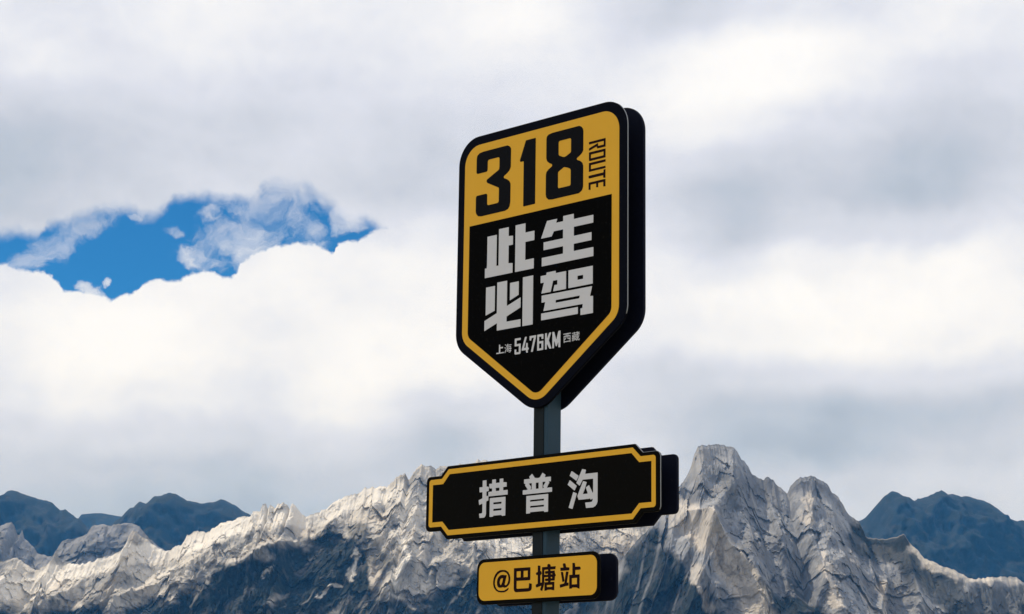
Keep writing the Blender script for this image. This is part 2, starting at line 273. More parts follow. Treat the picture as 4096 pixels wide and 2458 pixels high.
TREELINE_LEFT = [[-1267.9,270.0],[-1082.4,282.2],[-973.5,283.3],[-963.1,290.6],[-879.6,295.0],[-815.6,284.4],[-794.7,291.3],[-783.6,303.9],[-749.6,314.6],[-717.6,310.8],[-693.3,316.9],[-665.1,330.8],[-616.9,345.7],[-597.6,377.8],[-570.2,382.6],[-521.8,390.7],[-485.2,392.5],[-456.4,414.7],[-435.6,430.0],[-423.0,423.6],[-404.0,446.8],[-380.7,464.1],[-350.7,449.5],[-328.4,429.6],[-318.6,452.4],[-308.2,431.0],[-290.3,406.2],[-276.9,353.7],[-267.0,309.0],[-214.2,291.7],[-175.8,291.9],[-133.8,320.9],[-89.6,351.8],[-66.3,365.6],[-17.7,380.3],[49.2,388.2],[139.6,390.4],[245.8,388.6],[577.8,365.9]]
TREELINE_RIGHT = [[95.9,236.4],[159.7,281.6],[201.8,333.6],[232.3,369.7],[256.7,385.1],[270.8,367.2],[285.3,336.1],[298.8,300.9],[319.7,272.3],[344.2,234.0],[391.1,205.8],[564.4,204.3],[708.7,220.4],[850.5,259.8],[944.6,271.6],[1143.6,271.3]]
SPURS_RIGHT = [[[[291.7,428.8],[327.6,398.7],[367.4,345.4],[400.1,290.8],[433.2,228.0],[452.9,184.9]],31.5,67.2],[[[293.4,352.7],[321.4,290.4],[357.6,222.5],[373.0,196.6]],16.8,25.2],[[[543.9,482.2],[528.1,427.6],[512.6,374.4],[527.6,306.6],[533.8,230.0]],21.0,30.24],[[[654.1,302.3],[629.6,239.7],[616.2,201.5]],14.28,28.56],[[[595.8,454.5],[624.0,390.7],[635.4,314.6],[648.3,292.9]],21.0,20.16],[[[705.0,383.0],[725.9,325.9],[762.3,279.2],[781.9,230.0]],25.2,25.2],[[[366.5,543.7],[352.6,487.3],[334.9,441.5]],25.2,18.48],[[[460.9,481.4],[455.5,422.9],[460.3,359.3],[471.9,301.5]],21.0,21.84]]
SPURS_LEFT = [[[[-194.6,599.5],[-211.0,526.6],[-219.8,460.6],[-220.0,348.2],[-230.7,268.5]],31.200000000000003,41.6],[[[-312.3,550.8],[-343.6,510.7],[-378.3,467.5],[-431.4,417.2],[-491.7,380.1],[-566.9,347.8]],31.200000000000003,45.760000000000005],[[[-573.2,469.9],[-623.6,410.6],[-676.2,363.4],[-747.6,335.0],[-805.9,301.6]],31.200000000000003,37.44],[[[-61.3,632.3],[-42.4,538.9],[-18.9,446.6],[13.8,357.9]],36.4,37.44],[[[-810.2,453.2],[-849.2,413.6],[-895.0,362.3],[-955.0,300.3]],31.200000000000003,37.44],[[[-1094.5,396.6],[-1061.0,387.4],[-993.3,345.6],[-947.1,294.3]],26.0,31.200000000000003],[[[-147.6,606.8],[-133.2,503.4],[-97.0,413.0],[-84.0,354.5]],26.0,27.04]]
SCREE_AND_SUN_LEFT = [[[[-1292.0,349.9],[-1097.4,332.3],[-1005.0,335.2]],30.628,0.9974999999999999],[[[-1013.6,359.3],[-928.1,374.9],[-861.7,391.2],[-763.5,413.8]],24.7,0.9974999999999999],[[[-763.5,413.8],[-605.2,443.8],[-507.1,479.0],[-448.6,485.3]],27.17,0.8925],[[[-448.3,482.4],[-403.0,491.8],[-376.5,503.2],[-344.7,522.6],[-301.4,536.0],[-273.4,526.8]],28.651999999999997,0.8400000000000001],[[[-236.6,554.8],[-211.5,495.9],[-222.4,435.3]],19.759999999999998,0.63],[[[-182.0,533.6],[-147.5,482.0]],19.759999999999998,0.525],[[[-227.7,445.3],[-197.9,374.1],[-218.3,331.1],[-219.2,286.9]],6.76,0.9450000000000001],[[[-303.5,400.7],[-313.1,353.8],[-315.7,331.4]],4.68,0.8400000000000001],[[[-375.4,299.4],[-335.8,320.3]],4.68,0.8400000000000001],[[[-494.2,339.6],[-473.2,353.1]],4.16,0.63],[[[-793.0,361.6],[-718.4,368.2]],14.82,0.63],[[[-71.2,430.4],[39.8,424.0]],17.29,0.8400000000000001]]  # pale screes, plus the sunlit crest painted in as lighter rock
SCREE_AND_SUN_RIGHT = [[[[713.4,363.8],[731.4,337.3],[780.1,311.0],[888.4,305.8]],10.92,0.9],[[[299.5,410.1],[329.4,378.6],[364.4,316.8],[394.4,254.2],[410.2,215.5]],26.04,0.8],[[[331.5,402.5],[364.5,350.0]],9.24,0.6],[[[531.3,452.2],[518.4,403.2]],10.92,0.7],[[[530.0,330.4],[534.9,288.1],[539.8,238.2]],8.4,0.9],[[[649.6,288.2],[638.6,230.7]],10.92,0.9],[[[597.2,262.0],[620.6,233.6]],8.4,0.6],[[[306.5,296.1],[329.1,230.6]],6.72,0.7]]  # pale screes, plus sunlit spur bands put into the rock colour
DARK_BANDS_RIGHT = [[[[634.2,393.8],[698.3,377.0]],24,0.96],[[[638.4,367.9],[700.4,364.9],[720.6,316.9],[759.7,265.6],[777.4,229.9]],34,0.78],[[[805.2,267.0],[877.2,274.4],[962.8,258.2]],26,0.6],[[[362.3,488.5],[383.2,464.9],[386.5,414.9]],16,0.35],[[[357.9,318.6],[385.4,280.8],[427.1,250.7],[478.0,235.6]],15,0.95],[[[418.9,230.0],[500.1,226.2]],18,0.95],[[[474.0,287.6],[492.4,257.2]],10,0.6],[[[793.4,257.4],[826.3,236.4]],14,0.6]]  # gully forest, and bare rock darkened in colour to offset the sun
WOODS_LEFT = [[[[-313.7,442.4],[-275.7,388.5],[-240.3,362.5]],22,0.6]]

# ------------------------------------------------------------------ terrain
def hash_noise(x, y, seed):
    """2D gradient noise, about -1..1"""
    rng = np.random.RandomState(seed)
    perm = rng.permutation(1024)
    ang_ = rng.rand(1024) * 2 * np.pi
    gx, gy = np.cos(ang_), np.sin(ang_)
    xi, yi = np.floor(x).astype(np.int64), np.floor(y).astype(np.int64)
    xf, yf = x - xi, y - yi
    def g(ix, iy, dx, dy):
        h = perm[(perm[ix & 1023] + iy) & 1023]
        return gx[h] * dx + gy[h] * dy
    u, v = xf ** 3 * (xf * (xf * 6 - 15) + 10), yf ** 3 * (yf * (yf * 6 - 15) + 10)
    a = g(xi, yi, xf, yf); b = g(xi + 1, yi, xf - 1, yf)
    c = g(xi, yi + 1, xf, yf - 1); d = g(xi + 1, yi + 1, xf - 1, yf - 1)
    return ((a + u * (b - a)) + v * ((c + u * (d - c)) - (a + u * (b - a)))) * 1.5

def fbm(x, y, seed, octv=4, gain=0.5):
    t, a = 0, 1.0
    for i in range(octv):
        t = t + a * hash_noise(x * 2 ** i, y * 2 ** i, seed + i)
        a *= gain
    return t

def ridged(x, y, seed, octv=4, gain=0.5):
    t, a = 0, 1.0
    for i in range(octv):
        t = t + a * (1 - 2 * np.abs(hash_noise(x * 2 ** i, y * 2 ** i, seed + i)))
        a *= gain
    return t

def crags(x, z, size, stretch, seed):
    """tilted rock blocks: every cell is a facet with its own slant and step"""
    rng = np.random.RandomState(seed)
    tab = rng.rand(4096, 5)
    px, pz = x / size, z / (size * stretch)
    ix, iz = np.floor(px).astype(np.int64), np.floor(pz).astype(np.int64)
    best = np.full(px.shape, 1e9); val = np.zeros(px.shape)
    for a in (-1, 0, 1):
        for c in (-1, 0, 1):
            h = ((ix + a) * 7919 + (iz + c) * 104729 + seed * 31) & 4095
            t = tab[h]
            ex, ez = px - (ix + a + 0.1 + 0.8 * t[..., 0]), pz - (iz + c + 0.1 + 0.8 * t[..., 1])
            dd = ex * ex + ez * ez
            v = t[..., 2] - 0.5 + (t[..., 3] - 0.5) * 2.2 * ex + (t[..., 4] - 0.42) * 1.1 * ez
            m_ = dd < best
            best = np.where(m_, dd, best); val = np.where(m_, v, val)
    return val

def sstep(v, a, b):
    t = np.clip((v - a) / (b - a), 0, 1)
    return t * t * (3 - 2 * t)

def seg_dist(px, pz, pts):
    best = np.full(px.shape, 1e9)
    for (x0, z0), (x1, z1) in zip(pts[:-1], pts[1:]):
        dx, dz = x1 - x0, z1 - z0
        t = np.clip(((px - x0) * dx + (pz - z0) * dz) / (dx * dx + dz * dz), 0, 1)
        best = np.minimum(best, np.hypot(px - x0 - t * dx, pz - z0 - t * dz))
    return best

def mountain(name, crest, dx, fine_run, fine_step, slope, steep, mat, label, spurs=(), tree=None,
             scree=(),
             big=(220, 40), mid=(70, 16), small=(20, 5), rough=3.0, seed=1, full_forest=False, rocky=False, dark_bands=()):
    """a mountain with a traced crest, a front face of spurs, gullies and crags, and a back slope"""
    cr = np.array(crest)
    order = np.argsort(cr[:, 0])
    cr = cr[order]
    xs = np.arange(cr[0, 0], cr[-1, 0], dx)
    yc = np.interp(xs, cr[:, 0], cr[:, 1])
    zc = np.interp(xs, cr[:, 0], cr[:, 2])
    zc = zc + rough * (0.6 * fbm(xs / (dx * 14), xs * 0 + 3.3, seed + 90, 4, 0.6) + 0.7 * (ridged(xs / (dx * 8), xs * 0 + 8.1, seed + 95, 3, 0.6) - 0.5))
    run_end = (zc.max() + 60) / slope
    front = np.concatenate([np.arange(0, fine_run, fine_step), fine_run + (run_end - fine_run) * np.linspace(0, 1, 26)[0:] ** 1.3])
    back = -(run_end * 0.9) * np.linspace(1, 0, 22)[:-1] ** 1.8
    d = np.concatenate([back, front])
    X, Dm = np.meshgrid(xs, d)
    ZC = zc[None, :] + 0 * Dm
    YC = yc[None, :] + 0 * Dm
    ad = np.abs(Dm)
    drop = slope * ad + steep * (1 - np.exp(-ad / 45.0))
    Z = ZC - drop
    Y = YC - Dm
    taper = (0.25 * sstep(ad, 0, 5) + 0.75 * sstep(ad, 0, 45)) * (0.55 + 0.45 * sstep(ad, 0, 140))
    wx = X + 9 * fbm(X / 130, Dm / 150, seed + 7, 3)
    L, A = big
    disp = A * (ridged(wx / L + 0.45 * Dm / L, Dm / (2.2 * L), seed + 1, 3) - 0.3)
    L, A = mid
    disp += A * (0.6 if rocky else 1.0) * ridged(wx / L - 0.4 * Dm / L, Dm / (1.5 * L), seed + 2, 4, 0.55)
    L, A = small
    disp += A * (0.25 if rocky else 1.0) * ridged(wx / L + 0.2 * Dm / L, Dm / (1.2 * L), seed + 3, 3, 0.55)
    disp += A * (0.12 if rocky else 0.8) * fbm(X / (L * 0.6), Dm / (L * 0.5), seed + 4, 2)
    crag = 0
    if rocky:
        jx, jz = X + 2.5 * fbm(X / 18, Dm / 20, seed + 12, 3), Dm + 2.5 * fbm(X / 18, Dm / 20, seed + 13, 3)
        crag = A * 4.6 * crags(jx - 0.3 * jz, jz + 0.2 * jx, L * 4.4, 1.2, seed + 15)
        crag = crag + A * 2.7 * crags(jx, jz, L * 2.0, 1.25, seed + 5) + A * 1.35 * crags(jx + 31, jz, L * 0.95, 1.2, seed + 6)
        crag = crag + A * 0.55 * crags(jx + 57, jz, L * 0.45, 1.1, seed + 8)
    spur = 0
    for pts, w, a in spurs:
        t = np.clip(1 - seg_dist(wx, Z, pts) / w, 0, 1)
        spur = spur + a * t * (0.6 + 0.4 * t)
    front_only = (Dm > 0)
    disp = (disp * taper + crag * (0.45 * sstep(ad, 0, 4) + 0.55 * sstep(ad, 0, 26))) * (0.5 + 0.5 * front_only) + spur * sstep(ad, 0, 90) * front_only
    ca, sa = math.cos(math.atan(slope)), math.sin(math.atan(slope))
    sgn = np.where(Dm >= 0, 1.0, -1.0)
    Y = Y - sgn * disp * 0.95                     # crags push out sideways, so the traced skyline stays
    Z = Z + np.minimum(disp, 0) * 0.12 + np.clip(disp, 0, None) * 0.10 * sstep(ad, 0, 120)
    Z = np.maximum(Z, -4.0)
    n, mcols = X.shape
    co = np.stack([X, Y, Z], 2).reshape(-1, 3).astype(np.float32)
    idx = np.arange(n * mcols).reshape(n, mcols)
    q = np.stack([idx[1:, :-1], idx[1:, 1:], idx[:-1, 1:], idx[:-1, :-1]], 2).reshape(-1, 4)
    low = (co[q, 2].max(1) > -3.9)
    q = q[low]
    me = bpy.data.meshes.new(name)
    me.vertices.add(len(co)); me.vertices.foreach_set('co', co.ravel())
    me.loops.add(q.size); me.loops.foreach_set('vertex_index', q.ravel().astype(np.int32))
    me.polygons.add(len(q))
    me.polygons.foreach_set('loop_start', np.arange(0, q.size, 4, dtype=np.int32))
    me.polygons.foreach_set('loop_total', np.full(len(q), 4, dtype=np.int32))
    me.update(calc_edges=True)
    me.polygons.foreach_set('use_smooth', np.full(len(q), not rocky, dtype=bool))
    # how much scrub and conifer forest or darkened rock covers the ground
    if full_forest:
        fo = np.ones_like(Z)
    else:
        tr = np.array(tree)
        T = np.interp(X, tr[:, 0], tr[:, 1])
        T = T + 20 * fbm(X / 60 + Z / 90, Z / 40, seed + 20, 5, 0.62) - 0.4 * np.clip(disp, -25, 18)
        fo = sstep(T - Z, -16, 20)
        gully = ridged(wx / 60 + 0.5 * Dm / 60, Dm / 330, seed + 31, 2)
        fo = fo * (1 - 0.4 * sstep(gully, 1.12, 1.38))
    for pts, w, a in dark_bands:
        dd = seg_dist(X + 9 * fbm(X / 26, Z / 26, seed + 70, 4, 0.6), Z + 9 * fbm(X / 26, Z / 26, seed + 80, 4, 0.6), pts)
        fo = np.maximum(fo, a * sstep(dd, w * 1.3, w * 0.6) * (Dm > 0))
    pale = np.zeros_like(Z)  # lighter cover: loose stone, and sunlight painted along spurs and crest
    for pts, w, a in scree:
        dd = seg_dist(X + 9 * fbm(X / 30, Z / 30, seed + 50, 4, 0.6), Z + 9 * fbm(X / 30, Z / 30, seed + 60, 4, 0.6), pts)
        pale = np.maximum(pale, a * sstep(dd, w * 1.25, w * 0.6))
    pa = me.attributes.new('talus_and_sun', 'FLOAT', 'POINT')
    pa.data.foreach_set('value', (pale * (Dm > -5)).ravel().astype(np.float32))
    at = me.attributes.new('forest', 'FLOAT', 'POINT')
    at.data.foreach_set('value', fo.ravel().astype(np.float32))
    o = link(name, me, mat)
    tag(o, label, None, None, 'structure')
    return o

def rock_material(name, pale, grey, ochre, trees, bright=0.5, talus_and_sun=(0.70, 0.68, 0.63), screes=0.45):
    mt, N, b = material(name)
    co = N.node('ShaderNodeTexCoord').outputs['Object']
    tall = N.vmath('MULTIPLY', co, (1.0, 1.0, 0.6))
    n1 = N.noise(tall, 0.016, 6, 0.62)
    n2 = N.noise(tall, 0.075, 6, 0.65, dist=0.8)
    n3 = N.noise(co, 0.009, 4, 0.5)
    n4 = N.noise(co, 0.35, 4, 0.6)
    c = N.mix(N.smooth(n1, 0.31 + bright * 0.1, 0.64), grey, pale)
    c = N.mix(N.smooth(n2, 0.52, 0.70, 0.0, 0.5), c, tuple(v * 0.5 for v in grey))
    c = N.mix(N.smooth(n3, 0.5, 0.72, 0.0, 0.55), c, ochre)
    c = N.mix(N.smooth(n4, 0.45, 0.75, 0.0, 0.3), c, pale)
    fo = N.node('ShaderNodeAttribute', attribute_name='forest').outputs['Fac']
    f1 = N.noise(co, 0.02, 6, 0.65)
    f2 = N.noise(co, 0.09, 5, 0.65)
    tr = N.mix(N.smooth(f2, 0.4, 0.68), trees, tuple(v * 2.0 for v in trees))
    tr = N.mix(N.smooth(f1, 0.50, 0.70, 0.0, 0.75), tr, tuple(screes * v for v in grey))
    f3 = N.noise(N.vmath('MULTIPLY', co, (1.0, 1.0, 0.3)), 0.05, 7, 0.7, dist=1.2)
    tr = N.mix(N.smooth(f3, 0.56, 0.72, 0.0, 0.5), tr, tuple(screes * 1.3 * v for v in grey))
    c = N.mix(fo, c, tr)
    ta = N.node('ShaderNodeAttribute', attribute_name='talus_and_sun').outputs['Fac']  # pale stone colour, also used to paint sunlit bands
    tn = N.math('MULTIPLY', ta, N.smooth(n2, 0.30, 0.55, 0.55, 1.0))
    N.put(b.inputs['Base Color'], N.mix(tn, c, N.mix(N.smooth(n4, 0.35, 0.7), tuple(v * 0.85 for v in talus_and_sun), talus_and_sun)))
    b.inputs['Roughness'].default_value = 0.95
    b.inputs['Specular IOR Level'].default_value = 0.1
    bp = N.node('ShaderNodeBump')
    bp.inputs['Strength'].default_value = 0.45
    bp.inputs['Distance'].default_value = 5.0
    N.put(bp.inputs['Height'], N.math('ADD', N.math('MULTIPLY', n2, 1.0), N.math('MULTIPLY', n4, 0.35)))
    N.put(b.inputs['Normal'], bp.outputs[0])
    return mt

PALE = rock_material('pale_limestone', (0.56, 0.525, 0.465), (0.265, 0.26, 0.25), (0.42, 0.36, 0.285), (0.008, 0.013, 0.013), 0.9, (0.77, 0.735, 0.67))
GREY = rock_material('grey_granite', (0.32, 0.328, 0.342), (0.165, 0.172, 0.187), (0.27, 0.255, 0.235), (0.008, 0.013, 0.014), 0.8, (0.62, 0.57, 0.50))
SLATE = rock_material('hazy_slate', (0.26, 0.26, 0.27), (0.13, 0.135, 0.14), (0.2, 0.19, 0.18), (0.010, 0.016, 0.016), 0.6, (0.4, 0.39, 0.37))
DARK = rock_material('forested_slope', (0.1, 0.1, 0.1), (0.05, 0.05, 0.05), (0.07, 0.06, 0.05), (0.005, 0.009, 0.008), 0.6, screes=0.75)

gm, N, b = material('grass_and_gravel')
co = N.node('ShaderNodeTexCoord').outputs['Object']
N.put(b.inputs['Base Color'], N.mix(N.noise(co, 0.4, 8, 0.65), (0.10, 0.10, 0.055), (0.24, 0.21, 0.16)))
b.inputs['Roughness'].default_value = 0.95
gme = bpy.data.meshes.new('ground')
gme.from_pydata([(-14000, -14000, 0), (14000, -14000, 0), (14000, 14000, 0), (-14000, 14000, 0)], [], [(0, 1, 2, 3)])
tag(link('ground', gme, gm), 'grass and gravel valley floor below the frame', None, None, 'structure')

mountain('mountain', CREST_FAR_MIDDLE, 22, 900, 24, 0.62, 40, DARK, 'farthest blue ridge seen low between the two left blue mountains',
         big=(700, 90), mid=(250, 40), small=(80, 10), rough=3, seed=11, full_forest=True)
mountain('mountain', CREST_FAR_LEFT, 9, 900, 16, 0.66, 30, DARK, 'dark blue hazy mountain at the left edge of the photo',
         big=(380, 110), mid=(130, 50), small=(45, 14), rough=5.5, seed=23, full_forest=True)
mountain('mountain', CREST_FAR_CENTRE, 9, 900, 16, 0.66, 30, DARK, 'dark blue hazy mountain behind the pale left ridge',
         big=(380, 110), mid=(130, 50), small=(45, 14), rough=5.5, seed=37, full_forest=True)
mountain('mountain', CREST_FAR_RIGHT, 9, 900, 16, 0.66, 30, DARK, 'dark blue twin topped mountain at the right edge of the photo',
         big=(380, 110), mid=(130, 50), small=(45, 14), rough=5.5, seed=41, full_forest=True)
mountain('mountain', CREST_MIDDLE, 3.4, 420, 3.2, 0.72, 30, SLATE, 'grey hazy rock hump between the pale left ridge and the blue mountains',
         (), [(-4000, 250), (4000, 250)], big=(240, 40), mid=(90, 20), small=(26, 6), rough=3.0, seed=59, rocky=True)
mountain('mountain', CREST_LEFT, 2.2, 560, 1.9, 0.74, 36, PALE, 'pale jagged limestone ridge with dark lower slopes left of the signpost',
         SPURS_LEFT, TREELINE_LEFT, SCREE_AND_SUN_LEFT, big=(270, 64), mid=(80, 13), small=(17, 4.2), rough=4.0, seed=53, rocky=True, dark_bands=WOODS_LEFT)
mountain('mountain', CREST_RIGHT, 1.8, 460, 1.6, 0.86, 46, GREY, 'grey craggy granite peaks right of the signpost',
         SPURS_RIGHT, TREELINE_RIGHT, SCREE_AND_SUN_RIGHT, big=(200, 48), mid=(62, 11), small=(14, 2.9), rough=2.6, seed=67, rocky=True, dark_bands=DARK_BANDS_RIGHT)

# the air between here and the far mountains
hz = bpy.data.materials.new('mountain_air')
hz.use_nodes = True
hz.node_tree.nodes.clear()
pv = hz.node_tree.nodes.new('ShaderNodeVolumePrincipled')
pv.inputs['Color'].default_value = (*HAZE_COLOR, 1)
pv.inputs['Absorption Color'].default_value = (1, 1, 1, 1)
pv.inputs['Density'].default_value = HAZE_DENSITY
mo = hz.node_tree.nodes.new('ShaderNodeOutputMaterial')
hz.node_tree.links.new(pv.outputs[0], mo.inputs['Volume'])
hx, z0, z1 = 14500, -5, 1520
hv = [(x, y, z) for z in (z0, z1) for x, y in ((-hx, -hx), (hx, -hx), (hx, hx), (-hx, hx))]
hme = bpy.data.meshes.new('haze')
hme.from_pydata(hv, [], [(3, 2, 1, 0), (4, 5, 6, 7), (0, 1, 5, 4), (1, 2, 6, 5), (2, 3, 7, 6), (3, 0, 4, 7)])
tag(link('haze', hme, hz), 'thin blue air in front of the far mountains', None, None, 'stuff')

